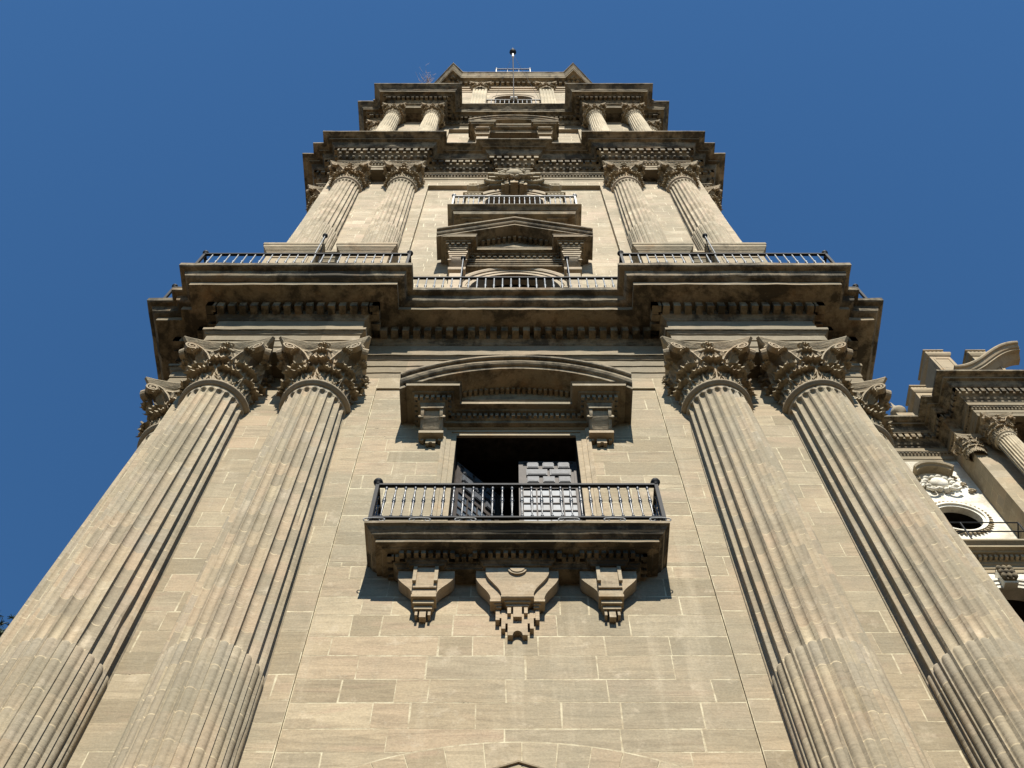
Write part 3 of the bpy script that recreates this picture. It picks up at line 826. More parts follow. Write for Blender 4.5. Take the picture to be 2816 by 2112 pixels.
rows = [[(x, 9.80 + .035 * cos(a), 14.115 + .035 * sin(a)) for a in [k * pi / 6 for k in range(12)]] for x in (-.258, .258)]
mb.grid(rows, True, .5, True)
mb.box(-.258, .258, 9.80, 10.02, 14.08, 14.16, .5)
mb.box(-.20, .20, 9.83, 10.02, 14.04, 14.08, .4); mb.box(-.175, .175, 9.87, 10.02, 13.99, 14.04, .5)
for k, (r, y) in enumerate(((.155, 9.70), (.12, 9.685))):
    pts = [(r * cos(a), 14.78 + r * 1.0 * sin(a)) for a in [pi + pi * i / 14 for i in range(15)]]
    mb.poly_y(pts, y, 9.75, .6)
# guttae drops
for a, b, zb, y in [(-.335, -.275, 13.73, 9.940), (.275, .335, 13.73, 9.940), (-.155, -.10, 13.83, 9.885), (.10, .155, 13.83, 9.885), (-.065, .065, 13.73, 9.88),
                    (-.245, -.185, 13.52, 9.943), (.185, .245, 13.52, 9.943)]:
    mb.box(a, b, y, 10.05, zb, 13.99, .6)
mb.poly_y([(-.15, 13.88), (-.15, 13.37), (-.08, 13.37)] + [(-.075 * cos(a), 13.37 + .085 * sin(a) * 1.3) for a in [pi * k / 8 for k in range(9)]] + [(.08, 13.37), (.15, 13.37), (.15, 13.88)], 9.950, 10.05, .6)
mb.box(-.188, .188, 9.953, 10.05, 13.66, 13.99, .6); mb.box(-.278, .278, 9.956, 10.05, 13.80, 13.99, .6)
mb.jit(.002, 5)
part('bracket', mb, M_TRIM, parent=balc, label='broad middle bracket with stepped drops')
for s_ in (-1, 1):
    mb = MB(); cx_ = s_ * 1.455
    def sh(a): return cx_ + a
    mb.box(sh(-.198), sh(.198), 9.725, 10.02, 14.72, 14.86, .6)
    skew_prism(mb, (sh(-.198), sh(.198)), (sh(-.185), sh(.185)), 14.72, 14.34, 9.725, 9.765, 10.02)
    for e in (-1, 1):   # raised rim of the front and the curved wings
        mb.box(min(sh(e * .198), sh(e * .14)), max(sh(e * .198), sh(e * .14)), 9.70, 9.75, 14.44, 14.84, .7)
        a, b = sorted((e * .452, e * .19)); c, d = sorted((e * .19, e * .15))
        mb.box(sh(a), sh(b), 9.795, 10.02, 14.69, 14.86, .6)
        skew_prism(mb, (sh(a), sh(b)), (sh(c), sh(d)), 14.69, 14.25, 9.795, 9.83, 10.02)
    mb.box(sh(-.185), sh(.185), 9.80, 10.02, 14.14, 14.34, .5); mb.box(sh(-.195), sh(.195), 9.79, 10.02, 14.13, 14.19, .5)
    mb.box(sh(-.16), sh(.16), 9.85, 10.02, 14.04, 14.13, .4); mb.box(sh(-.14), sh(.14), 9.90, 10.02, 13.96, 14.04, .4)
    for a, b, zb in ((-.12, -.08, 13.84), (.08, .12, 13.84), (-.05, .05, 13.79)): mb.box(sh(a), sh(b), 9.93, 10.03, zb, 13.98, .6)
    mb.jit(.002, 5)
    part('bracket', mb, M_TRIM, parent=balc)

# --- railings
def vase_baluster(h, name, mat, r=.0145):
    mb = MB()
    pr = [(r * .8, 0), (r * .8, .03), (r * 1.9, .045), (r * 2.0, .065), (r * .9, .085), (r * .85, .14), (r * 1.2, h * .26), (r * 1.75, h * .40), (r * 1.55, h * .455),
          (r * 1.1, h * .48), (r * 2.3, h * .495), (r * 2.3, h * .515), (r * 1.2, h * .525), (r * 2.2, h * .54), (r * 2.2, h * .56), (r * 1.2, h * .575), (r * 1.6, h * .62), (r * 1.1, h * .78), (r * .85, h * .88),
          (r * 1.9, h * .90), (r * 2.0, h * .925), (r * .9, h * .94), (r * .8, h * 1.0)]
    mb.lathe(pr, 10); return mb.mesh(name, mat)
def bar_baluster(h, name, mat, r=.019):
    mb = MB()
    pr = [(r, 0), (r, .02), (r * 2.0, .05), (r * 2.0, .08), (r, .10), (r, h * .48), (r * 1.8, h * .5), (r * 2.0, h * .52), (r * 1.8, h * .54), (r, h * .56), (r, h)]
    mb.lathe(pr, 8); return mb.mesh(name, mat)
def railing(path, zb, h, name, mat, label, bal, pitch, individual=True, skirt=.04, ends=(), rail_r=.028, rest=None, knobs=True):
    """top bar, bottom bar and posts along a polyline; balusters as sub-parts"""
    mb = MB(); spots = []
    for i in range(len(path) - 1):
        a, b = Vector((*path[i], 0)), Vector((*path[i + 1], 0)); L = (b - a).length; d = (b - a) / L; nn = Vector((d.y, -d.x, 0))
        for z, hw, hh in ((zb + h, rail_r * 1.3, rail_r), (zb + skirt, rail_r, rail_r * .8)):
            P = []
            for q in (a - d * rail_r, b + d * rail_r):
                for e, f in ((-hw, -hh), (hw, -hh), (hw, hh), (-hw, hh)): P.append(tuple(q + nn * e + Vector((0, 0, z + f))))
            mb.add(P, [(0, 1, 2, 3), (7, 6, 5, 4), (0, 4, 5, 1), (1, 5, 6, 2), (2, 6, 7, 3), (3, 7, 4, 0)])
        k = max(1, int(round(L / pitch)))
        for q in range(1, k): spots.append((a + d * L * q / k, i))
    for i, p in enumerate(path):
        if i in ends or ends == 'all':
            mb.box(p[0] - .032, p[0] + .032, p[1] - .032, p[1] + .032, zb, zb + h)
            mb.lathe([(.0, .0), (.05, .01), (.035, .04), (.075, .07), (.088, .11), (.072, .155), (.035, .18), (0, .19)], 12, (p[0], p[1], zb + h))
    ra = part(name, mb, mat, label=label)
    for p, i in spots:
        if individual: place('baluster', bal, (p.x, p.y, zb + skirt), parent=ra)
        elif rest is not None: rest.append((p.x, p.y, zb + skirt, bal))
    return ra
vb = vase_baluster(1.09, 'baluster', M_BAL)
r1 = railing([(-2.43, 10.0), (-2.43, 9.28), (2.43, 9.28), (2.43, 10.0)], 15.52, 1.21, 'railing', M_IRON, 'black iron railing of turned balusters on the lowest balcony', vb, .170, ends=(1, 2), skirt=.11, rail_r=.026)
for x in (-2.35, -1.6, -.85, .85, 1.6, 2.35):      # scroll feet under the bottom bar
    mb = MB()
    for s_ in (-1, 1):
        pts = [(x + s_ * (.13 - .0 * t) + s_ * (.045 * cos(a)), 9.235, 15.50 + .045 * sin(a)) for t, a in [(k / 12, pi / 2 - k / 12 * 4.4) for k in range(13)]]
        mb.tube([(x, 9.235, 15.555)] + pts, .010, 5)
    part('scroll_foot', mb, M_IRON2, parent=r1)

tb = bar_baluster(1.28, 'baluster_terrace', M_IRON2)
RP = offset(PLAN1, .93)
rest = []
# split the visible terrace line into its left bay, middle and right bay
pts = [p for p in RP]
front = sorted([p for p in pts if p[1] < 9.3], key=lambda p: (round(p[0], 2), p[1]))
xo, xi = 7.24 + .93, 3.71 - .93
yf, ym = 9.35 - .93, 10.0 - .93
xc, yc = S1 + .93, 10.0 - .93
ys = 10.28 - .93; xs = S1 + .65 + .93
for s_ in (-1, 1):
    nm = 'left' if s_ < 0 else 'right'
    path = [(s_ * xi, ym), (s_ * xi, yf), (s_ * xo, yf)]
    railing(path if s_ > 0 else path, 26.30, 1.36, 'railing', M_IRON, 'dark iron terrace railing with pale balusters over the %s pair of giant columns' % nm, tb, .222, ends=(1, 2))
    railing([(s_ * xo, yf), (s_ * xo, ym), (s_ * xc, ym), (s_ * xc, ys), (s_ * xs, ys), (s_ * xs, 13.9)], 26.30, 1.36, 'railing', M_IRON, 'return of the iron terrace railing round the %s tower corner' % nm, tb, .222, individual=False, ends=(4,), rest=rest)
railing([(-xi, ym), (xi, ym)], 26.30, 1.36, 'railing', M_IRON, 'middle stretch of the iron terrace railing before the arched window', tb, .222)
B2R = [(-2.14, 10.1), (-2.14, 9.46), (2.14, 9.46), (2.14, 10.1)]
tb2 = vase_baluster(1.30, 'baluster_small', M_IRON2, .013)
railing(B2R, 36.66, 1.40, 'railing', M_IRON2, 'pale iron railing of the upper balcony over the triangular pediment', tb2, .182, individual=False, ends=(1, 2), rest=rest)
railing([(-1.50, 10.9), (-1.50, 10.08), (1.50, 10.08), (1.50, 10.9)], 61.45, 1.40, 'railing', M_IRON2, 'short pale railing in front of the lantern arch', tb, .24, individual=False, rest=rest)
railing([(-1.20, 12.0), (-1.20, 10.75), (1.20, 10.75), (1.20, 12.0)], 79.0, 1.60, 'railing', M_IRON2, 'small whitish rail frame on the very top of the lantern', tb, .8, individual=False, ends=(1, 2), rest=rest)
mb = MB()
for x, y, z, me in rest:
    mb.add([(v.co.x + x, v.co.y + y, v.co.z + z) for v in me.vertices], [tuple(p.vertices) for p in me.polygons], .5, True)
tag(part('balusters', mb, M_IRON2), None, None, kind='stuff')
# tall capped stays on the terrace railing
for x, y in ((-5.28, yf), (5.28, yf), (-1.45, ym), (1.45, ym)):
    mb = MB(); s_ = 1 if x > 0 else -1
    mb.tube([(x, y, 27.6), (x, y, 29.4)], .017, 7)
    st_ = part('railing_stay', mb, M_IRON2)
    mb = MB(); mb.lathe([(.02, 0), (.035, .03), (.07, .07), (.078, .09), (0, .10)], 10, (x, y, 29.35)); part('stay_cap', mb, M_IRON, parent=st_)
    mb = MB(); mb.tube([(x, y, 29.35), (x, y + .85, 26.35)], .016, 6); part('stay_rod', mb, M_IRON, parent=st_)

# --- window surrounds
def door_frame(path, yw, mat, name='door_frame', parent=None, k=1.0):
    mb = MB()
    rake(mb, path, [(0, -.03), (0, .03), (.10 * k, .033), (.102 * k, .055), (.20 * k, .06), (.203 * k, .085), (.25 * k, .105), (.27 * k, .11), (.29 * k, .105), (.29 * k, -.02)], yw, plumb=False)
    return part(name, mb, mat, parent=parent)
# lower door
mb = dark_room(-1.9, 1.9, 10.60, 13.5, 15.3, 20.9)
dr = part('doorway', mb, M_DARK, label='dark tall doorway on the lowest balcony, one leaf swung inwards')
door_frame([(-1.23, 15.38), (-1.23, 20.18), (1.23, 20.18), (1.23, 15.38)], 10.045, M_TRIM, parent=None)
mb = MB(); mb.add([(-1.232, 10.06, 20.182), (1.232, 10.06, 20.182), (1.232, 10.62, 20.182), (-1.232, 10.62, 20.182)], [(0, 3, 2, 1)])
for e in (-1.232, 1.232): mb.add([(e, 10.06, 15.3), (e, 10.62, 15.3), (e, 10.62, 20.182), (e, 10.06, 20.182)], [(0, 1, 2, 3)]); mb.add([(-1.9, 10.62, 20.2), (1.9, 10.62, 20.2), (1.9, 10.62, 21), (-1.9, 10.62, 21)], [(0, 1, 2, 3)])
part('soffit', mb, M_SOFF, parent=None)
mb = MB(); mb.box(-1.5, 1.5, 9.95, 10.62, 15.25, 15.37); part('threshold', mb, M_TRIM)
def leafdoor(name, label):
    """origin at hinge; leaf extends +x, front faces -y"""
    W_, z0, z1 = 1.20, 15.42, 19.85; P = []
    mb = MB(); t = .05
    mb.box(0, .09, 0, t, z0, z1); mb.box(W_ - .09, W_, 0, t, z0, z1)
    mb.box(.09, W_ - .09, 0, t, z1 - .05, z1); mb.box(.09, W_ - .09, 0, t, 18.72, 18.80); mb.box(.09, W_ - .09, 0, t, z0, z0 + .3)
    mb.box(.09, W_ - .09, .02, t, 18.80, z1 - .05)
    w4 = (W_ - .18) / 4
    for k in range(1, 4): mb.box(.09 + k * w4 - .013, .09 + k * w4 + .013, .005, t - .005, z0 + .3, 18.72)
    for k in range(1, 11):
        z = z0 + .3 + k * (18.72 - z0 - .3) / 11; mb.box(.09, W_ - .09, .008, t - .008, z - .013, z + .013)
    pn = MB(); a = .13; L_ = W_ - .26
    for r, (n_, f) in enumerate(((3, .74), (2, .90), (3, .74))):
        for k in range(n_):
            c = a + L_ * (k + .5) / n_; hw = L_ / n_ * f / 2; zc = 19.66 - r * .30
            pn.box(c - hw, c + hw, -.022, .025, zc - .12, zc + .12, random.random()); pn.box(c - hw * .86, c + hw * .86, -.034, -.02, zc - .095, zc + .095, random.random())
    g = MB(); g.add([(.09, .03, z0 + .3), (W_ - .09, .03, z0 + .3), (W_ - .09, .03, 18.72), (.09, .03, 18.72)], [(0, 1, 2, 3)])
    return mb.mesh('door', M_WOOD), pn.mesh('door_panels', M_WOOD2), g.mesh('glass_panes', M_GLASS)
dm, pm, gm_ = leafdoor('', '')
d1 = place('door', dm, (.05, 10.45, 0), label='closed right leaf with pale coffered panels above small glass panes')
place('door_panels', pm, (0, 0, 0), parent=d1); place('glass_panes', gm_, (0, 0, 0), parent=d1)
d2 = place('door', dm, (-1.2, 10.45, 0), rotz=radians(43), label='left leaf swung inwards into the dark room')
place('door_panels', pm, (0, 0, 0), parent=d2); place('glass_panes', gm_, (0, 0, 0), parent=d2)

def console(mb, x, hw, zt, zb, yw, pf, tint=.6, taper=.62):
    """scrolled console: bulges at the top, tapers back to the wall"""
    prof = []
    H = zt - zb
    for i in range(15):
        t = i / 14
        p = pf * (1 - taper * t ** 1.15) + .035 * pf * sin(t * 2 * pi)
        if t > .88: p *= 1 - .25 * (t - .88) / .12
        prof.append((p, zt - H * t))
    for a, b, e in ((-hw, -hw * .72, .0), (-hw * .72, hw * .72, -.035), (hw * .72, hw, .0)):
        F = [(x + a, yw - p - e * 0 + (-e if e else 0) , z) for p, z in prof]; G_ = [(x + b, q[1], q[2]) for q in F]
        mb.grid([F, G_], False, tint, True)
        for row in (F, G_):
            mb.grid([[(p[0], yw + .02, p[2]) for p in row], row], False, tint, False)
    mb.box(x - hw * 1.12, x + hw * 1.12, yw - pf * .42, yw + .02, zb - .10, zb, tint)
    for sx in (-1, 1):      # scroll eye
        mb.lathe([(0, -.012), (.05 * hw / .2, -.012), (.05 * hw / .2, .0)], 10, (x + sx * (hw + .0), yw - pf * .8, zt - .16), axis='y')

# segmental pediment of the lowest door
blk = [(-1.97, 9.50), (-1.50, 9.50), (-1.50, 9.92), (1.50, 9.92), (1.50, 9.50), (1.97, 9.50), (1.97, 10.2), (-1.97, 10.2)]
pprof = [(-.35, 20.42), (0, 20.42), (0, 20.50), (.03, 20.55), (.03, 20.60), (.08, 20.62), (.08, 20.76), (.19, 20.78), (.20, 20.82), (.325, 20.825, 1), (.325, 20.93), (.34, 20.94), (.36, 20.96), (.30, 21.0)]
mb = MB(); sweep(mb, blk, pprof, step=.25, jit=.003, cap_bot=True)
along(mb, blk, .07, .145, 20.63, 20.755, .115, .068, ylim=10.1)
# frieze block between lintel and cornice
mb.box(-1.45, 1.45, 9.97, 10.06, 20.47, 20.6, .5)
R_ = (2.43 ** 2 + .98 ** 2) / (2 * .98); th = math.asin(2.43 / R_)
path = [(-R_ * sin(th - 2 * th * k / 28), 21.20 + R_ * cos(th - 2 * th * k / 28) - (R_ - .98)) for k in range(29)]
rake(mb, path, [(-.335, -.05), (-.335, .80), (-.245, .805), (-.235, .85), (-.215, .875), (-.17, .905), (-.12, .91), (-.085, .90), (-.08, .96), (-.06, .98), (0, .98), (0, -.05)], 10.02)
# tympanum
ty = [(x, z - .30) for x, z in path[4:-4]]
mb.poly_y(ty + [(1.9, 20.9), (-1.9, 20.9)], 9.78, 10.05, .3)
def tydent(m, path, d, y0, y1, k):
    for i in range(k):
        t = (i + .5) / k * (len(path) - 1); a = path[int(t)]; b = path[min(int(t) + 1, len(path) - 1)]; f = t - int(t)
        x, z = a[0] + (b[0] - a[0]) * f, a[1] + (b[1] - a[1]) * f
        m.box(x - .035, x + .035, y0, y1, z - d - .11, z - d)
tydent(mb, path[6:-6], .335, 9.66, 9.79, 26)
mb.jit(.0035, 2.5)
ped = part('pediment', mb, M_BALC, label='segmental pediment with broken dentilled cornice over the lowest door')
for s_ in (-1, 1):
    mb = MB(); console(mb, s_ * 1.735, .225, 20.42, 19.98, 10.0, .47)
    x = s_ * 1.735
    for a, b, zb in ((-.21, -.145, 19.80), (.145, .21, 19.80)): mb.box(x + a, x + b, 9.94, 10.03, zb, 19.92, .6)
    mb.poly_y([(x - .10, 19.92), (x - .10, 19.68), (x - .045, 19.68), (x - .02, 19.72), (x + .02, 19.72), (x + .045, 19.68), (x + .10, 19.68), (x + .10, 19.92)], 9.935, 10.03, .6)
    mb.box(x - .15, x + .15, 9.96, 10.03, 19.86, 19.92, .6)
    part('console', mb, M_TRIM, parent=ped)

# arched window and triangular pediment of the second storey
YW2 = 10.27
mb = MB(); arch_plate(mb, -1.79, 1.79, 26.2, 32.04, 30.28, 1.33, YW2 - .0, depth=.3)
rake(mb, [(1.33, 30.1)] + arc_pts(0, 30.28, 1.33, 0, pi, 28) + [(-1.33, 30.1)], [(0, -.02), (0, .04), (-.14, .045), (-.142, .07), (-.28, .075), (-.282, .11), (-.36, .14), (-.41, .14), (-.41, -.02)], YW2, plumb=False)
for s_ in (-1, 1):
    a, b = sorted((s_ * 1.31, s_ * 1.77)); mb.box(a, b, YW2 - .16, YW2 + .5, 30.0, 30.07, .5); mb.box(a, b, YW2 - .12, YW2 + .5, 29.84, 30.0, .5)
wf = part('window_frame', mb, M_UP, label='arched window surround behind the terrace railing')
part('window', dark_room(-1.9, 1.9, 10.57, 13.15, 26.3, 32.0), M_DARK)
mb = MB()
blk2 = [(-1.99, 9.67), (-1.49, 9.67), (-1.49, 10.09), (1.49, 10.09), (1.49, 9.67), (1.99, 9.67), (1.99, 10.4), (-1.99, 10.4)]
z_ = 11.97
pp2 = [(-.35, 20.26), (0, 20.26), (0, 20.35), (.03, 20.38), (.03, 20.45), (.075, 20.50), (.08, 20.66), (.17, 20.68), (.18, 20.74), (.295, 20.745, 1), (.295, 20.86), (.31, 20.87), (.325, 20.92), (.28, 21.0)]
sweep(mb, blk2, [(q[0], q[1] + z_) + q[2:] for q in pp2], step=.3, jit=.003, cap_bot=True)
along(mb, blk2, .07, .13, 20.53 + z_, 20.66 + z_, .17, .095, ylim=10.2)
for k, (z0_, z1_, p) in enumerate(((31.88, 31.98, .03), (31.98, 32.08, .06), (32.08, 32.17, .10), (32.17, 32.27, .13))):
    mb.box(-1.50, 1.50, 10.27 - .17 - p, 10.3, z0_, z1_, .5)
path2 = [(-2.42, 33.0), (0, 34.36), (2.42, 33.0)]
rake(mb, path2, [(-.30, -.05), (-.30, .72), (-.215, .725), (-.205, .77), (-.17, .80), (-.12, .815), (-.085, .81), (-.08, .88), (-.06, .895), (0, .895), (0, -.05)], 10.08)
mb.poly_y([(-2.1, 32.85), (2.1, 32.85), (0, 34.0)], 9.88, 10.3, .3)
for k in range(13):
    x = -1.0 + k / 6; mb.box(x - .045, x + .045, 9.70, 9.89, 33.30 + .5 * (1 - abs(x)) , 33.45 + .5 * (1 - abs(x)), random.random())
mb.jit(.003, 2.5)
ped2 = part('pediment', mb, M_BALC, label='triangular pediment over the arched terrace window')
for s_ in (-1, 1):
    mb = MB(); x = s_ * 1.74
    for k, (z0_, z1_, h_) in enumerate(((32.12, 32.24, .30), (32.0, 32.12, .275), (31.9, 32.0, .255), (31.8, 31.9, .24))):
        mb.box(x - h_, x + h_, 9.70 + k * .025, 10.3, z0_, z1_, .5)
    console(mb, x, .235, 31.80, 31.38, 10.10, .38, taper=.92)
    mb.box(x - .2, x + .2, 9.98, 10.3, 26.3, 30.9, .5); mb.box(x - .26, x + .26, 9.93, 10.3, 31.14, 31.22, .5)
    part('console', mb, M_UP, parent=ped2)

# upper balcony
mb = MB()
sweep(mb, rect(-1.60, 1.60, 10.05, 10.5), [(-.3, 36.02), (0, 36.02), (0, 36.12), (.08, 36.20), (.46, 36.205), (.49, 36.34, 1), (.49, 36.45), (.52, 36.455), (.55, 36.50), (.62, 36.57), (.68, 36.60), (.695, 36.605), (.695, 36.655), (.5, 36.66)], step=.3, jit=.004, cap_bot=True)
for s_ in (-1, 1):
    a, b = s_ * 1.45 - .35, s_ * 1.45 + .35; mb.box(a, b, 9.72, 10.3, 36.12, 36.19, .5); mb.box(a + .12, b - .12, 9.86, 10.3, 35.9, 36.12, .5)
part('balcony', mb, M_BALC, label='upper stone balcony slab just above the triangular pediment')
# its doorway with broken scroll pediment
mb = MB(); arch_plate(mb, -1.45, 1.45, 36.6, 42.12, 40.40, 1.10, YW2, depth=.3)
rake(mb, [(1.10, 36.66)] + arc_pts(0, 40.40, 1.10, 0, pi, 28) + [(-1.10, 36.66)], [(0, -.02), (0, .05), (-.14, .055), (-.142, .09), (-.28, .095), (-.282, .14), (-.40, .17), (-.44, .17), (-.44, -.02)], YW2, plumb=False)
part('window_frame', mb, M_UP, label='arched upper balcony doorway surround')
part('window', dark_room(-1.6, 1.6, 10.57, 13.5, 36.7, 41.9), M_DARK)
orn = MB()
orn.box(-.50, .50, 9.87, 10.3, 41.62, 42.0, .3)
for a in (-.29, .29):
    orn.box(a - .08, a + .08, 9.79, 10.3, 41.50, 42.12, .5)
    orn.lathe([(0, -.02), (.09, -.02), (.10, .05), (.09, .4)], 12, (a, 9.78, 42.10), axis='y', tint=.5)
orn.box(-.15, .15, 9.76, 10.3, 41.55, 42.15, .5)
for s_ in (-1, 1):
    pth = [(s_ * 1.58, 42.14), (s_ * 1.34, 42.20), (s_ * 1.14, 42.40), (s_ * 1.0, 42.66), (s_ * .88, 42.80)]
    if s_ > 0: pth = pth[::-1]
    rake(orn, pth, [(-.12, -.02), (-.12, .14), (-.05, .16), (-.04, .26), (.06, .30), (.06, -.02)], 10.25, plumb=False)
    orn.lathe([(0, .03), (.05, .03), (.06, -.03), (.10, -.03), (.11, .02), (.17, .02), (.18, -.02), (.22, -.02), (.235, .0), (.235, .35)], 26, (s_ * 1.60, 9.95, 41.93), axis='y', tint=.5)
    a, b = sorted((s_ * .40, s_ * 1.04)); orn.box(a, b, 9.72, 10.25, 42.92, 43.06, .5); orn.box(a + .04, b - .04, 9.82, 10.25, 42.70, 42.92, .3)
    x = s_ * 1.56
    orn.box(x - .38, x + .38, 9.95, 10.3, 40.72, 40.79, .3); orn.box(x - .30, x + .30, 10.0, 10.3, 40.58, 40.72, .6)
    for k in range(5): orn.lathe([(0, -.12), (.05, -.06), (.075, .03), (.05, .10), (0, .12)], 6, (x - .26 + k * .13, 10.0, 40.46), tint=.5)
    orn.box(x - .24, x + .24, 10.08, 10.3, 36.7, 40.45, .6)
    for k in range(9):
        t = k / 8; xx = s_ * (.50 + .62 * t); zz = 42.35 + .16 * t - .16 * sin(t * pi)
        orn.lathe([(0, -.08), (.06, -.05), (.085, 0), (.06, .05), (0, .08)], 7, (xx, 9.90 + .04 * (k % 2), zz), tint=random.random())
    orn.tube([(s_ * (.35 + .75 * t), 9.88, 42.22 + .10 * t - .14 * sin(t * pi)) for t in [k / 8 for k in range(9)]], .06, 7, .5)
part('pediment', orn, M_CARVUP, label='broken scroll pediment above the upper balcony doorway')
# carved cartouche
def cartouche(x, y, z, s_, mat, parent=None):
    mb = MB(); mb.lathe([(0, -.16), (.14, -.15), (.24, -.10), (.28, -.02), (.25, .06)], 18, (0, 0, 0), axis='y', tint=.5)
    rnd = random.Random(4)
    for k in range(14):
        a = k * 2 * pi / 14; r = .36 + .05 * (k % 2)
        mb.lathe([(0, -.09), (.08, -.06), (.10, 0), (.07, .06), (0, .08)], 7, (r * cos(a) * 1.1, -.02, r * sin(a) * .95), tint=rnd.random())
    for e in (-1, 1):
        pts = [(e * (.42 + .10 * t + .12 * cos(q)), -.04, -.22 + .30 * t + .10 * sin(q)) for t, q in [(k / 14, k / 14 * 7) for k in range(15)]]
        mb.tube(pts, [.05 - .03 * k / 14 for k in range(15)], 6)
        pts = [(e * (.15 + .35 * t), -.10, -.38 - .10 * sin(t * pi)) for t in [k / 8 for k in range(9)]]; mb.tube(pts, .045, 6)
    mb.xf(Matrix.Translation((x, y, z)) @ Matrix.Scale(s_, 4)); mb.jit(.01, 6)
    return part('cartouche', mb, mat, parent=parent)
cartouche(0, 9.70, 42.50, 1.3, M_CARVUP)

# third storey segmental pediment
mb = MB()
YW3 = 11.18
arch_plate(mb, -1.5, 1.5, 46, 57.25, 55.75, 1.15, YW3, depth=.5)
rake(mb, arc_pts(0, 55.75, 1.15, 0, pi, 24), [(0, -.02), (0, .05), (-.14, .06), (-.15, .11), (-.30, .14), (-.30, -.02)], YW3, plumb=False)
part('window_frame', mb, M_UP, label='arched window surround high in the third storey'); part('window', dark_room(-2, 2, 11.75, 13.15, 46.1, 57), M_DARK)
mb = MB()
blk3 = [(-1.98, 10.52), (-1.24, 10.52), (-1.24, 10.70), (1.24, 10.70), (1.24, 10.52), (1.98, 10.52), (1.98, 11.3), (-1.98, 11.3)]
sweep(mb, blk3, [(-.3, 56.55), (0, 56.55), (0, 56.72), (.06, 56.78), (.06, 56.88), (.22, 56.90), (.24, 57.0), (.30, 57.005, 1), (.30, 57.12), (.32, 57.13), (.34, 57.2), (.2, 57.24)], step=.4, jit=.003, cap_bot=True)
Rr = (2.34 ** 2 + 1.15 ** 2) / (2 * 1.15); th = math.asin(2.34 / Rr)
path3 = [(-Rr * sin(th - 2 * th * k / 20), 57.40 + Rr * cos(th - 2 * th * k / 20) - (Rr - 1.15)) for k in range(21)]
rake(mb, path3, [(-.30, -.05), (-.30, .66), (-.20, .665), (-.19, .72), (-.12, .75), (-.08, .76), (-.07, .82), (0, .83), (0, -.05)], 10.98)
mb.poly_y([(x * .92, z - .1) for x, z in path3] , 10.8, 11.1, .3)
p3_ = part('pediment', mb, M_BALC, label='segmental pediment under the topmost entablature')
for s_ in (-1, 1):
    mb = MB(); x = s_ * 1.6
    for k, (z0_, z1_, h_) in enumerate(((56.42, 56.55, .40), (56.28, 56.40, .38), (56.12, 56.26, .36))): mb.box(x - h_, x + h_, 10.62 + .03 * k, 11.2, z0_, z1_, .5)
    mb.lathe([(0, -.34), (.09, -.34), (.09, .34), (0, .34)], 12, (0, 0, 0)); st = len(mb.v) - 4 * 12
    mb.xf(Matrix.Translation((x, 10.5, 56.62)) @ Matrix.Rotation(pi / 2, 4, 'Y'), st)
    mb.box(x - .3, x + .3, 10.8, 11.2, 50, 56.1, .5)
    part('console', mb, M_UP, parent=p3_)

# voussoirs of the big arch low on the wall, and the gable tip beneath it
mb = MB(); Ro, zc_ = 5.04, 6.15; Ri = 4.0; rnd = random.Random(3)
a = radians(38)
while a < radians(142):
    b = a + radians(rnd.uniform(4.6, 6.2)); g = .0016
    r0_, r1_ = Ri, Ro - .012
    P = [(r0_ * cos(a + g), zc_ + r0_ * sin(a + g)), (r1_ * cos(a + g), zc_ + r1_ * sin(a + g)), (r1_ * cos(b - g), zc_ + r1_ * sin(b - g)), (r0_ * cos(b - g), zc_ + r0_ * sin(b - g))]
    y = 10.03 - rnd.uniform(0, .004)
    mb.add([(x, y, z) for x, z in P], [(0, 3, 2, 1)], rnd.random()); a = b
ap = arc_pts(0, zc_, Ro + .014, radians(38), radians(142), 60); ai = arc_pts(0, zc_, Ri, radians(38), radians(142), 60)
mb.grid([[(x, 10.034, z) for x, z in ap], [(x, 10.034, z) for x, z in ai]], False, 2.0, False)
part('arch', mb, M_WALL, label='ring of arch stones low on the wall')
mb = MB(); rake(mb, [(-2.2, 9.90), (0, 10.80), (2.2, 9.90)], [(0, -.06), (0, .045), (.02, .05), (.025, .045), (.025, -.06)], 10.045)
mb.poly_y([(-2.1, 9.9), (2.1, 9.9), (0, 10.76)], 10.035, 10.06, .6)
part('pediment', mb, M_TRIM, label='tip of the low gable over the entrance at the bottom edge')

# ------------------------------------------------------------ flagpole and plant
CUR[0] = None
fp = root('flagpole', 'slender dark flagpole leaning out over the short railing of the tower lantern', 'flagpole', (0.02, 10.08, 62.3 + EYE)); CUR[0] = fp
mb = MB(); tip = Vector((-.03, 8.22, 68.15)); bs = Vector((.02, 10.08, 62.3))
mb.tube([bs, tip], [.03, .034], 8); part('pole', mb, M_IRON)
d = (tip - bs).normalized()
mb = MB(); st = 0; mb.lathe([(0, -.02), (.05, 0), (.21, .28), (.20, .34), (.09, .58), (.05, .66), (.05, .74), (0, .95)], 12)
mb.xf(Matrix.Translation(tip) @ d.to_track_quat('Z', 'Y').to_matrix().to_4x4()); part('finial', mb, M_IRON)
mb = MB(); mb.tube([tip - d * .38, tip + d * .02], .065, 8); part('pulley', mb, M_CAP)
mb = MB(); mb.tube([tip, (1.5, 10.1, 62.8)], .008, 4); mb.tube([tip, (-1.3, 10.6, 63)], .006, 4); part('guy_wire', mb, M_IRON)
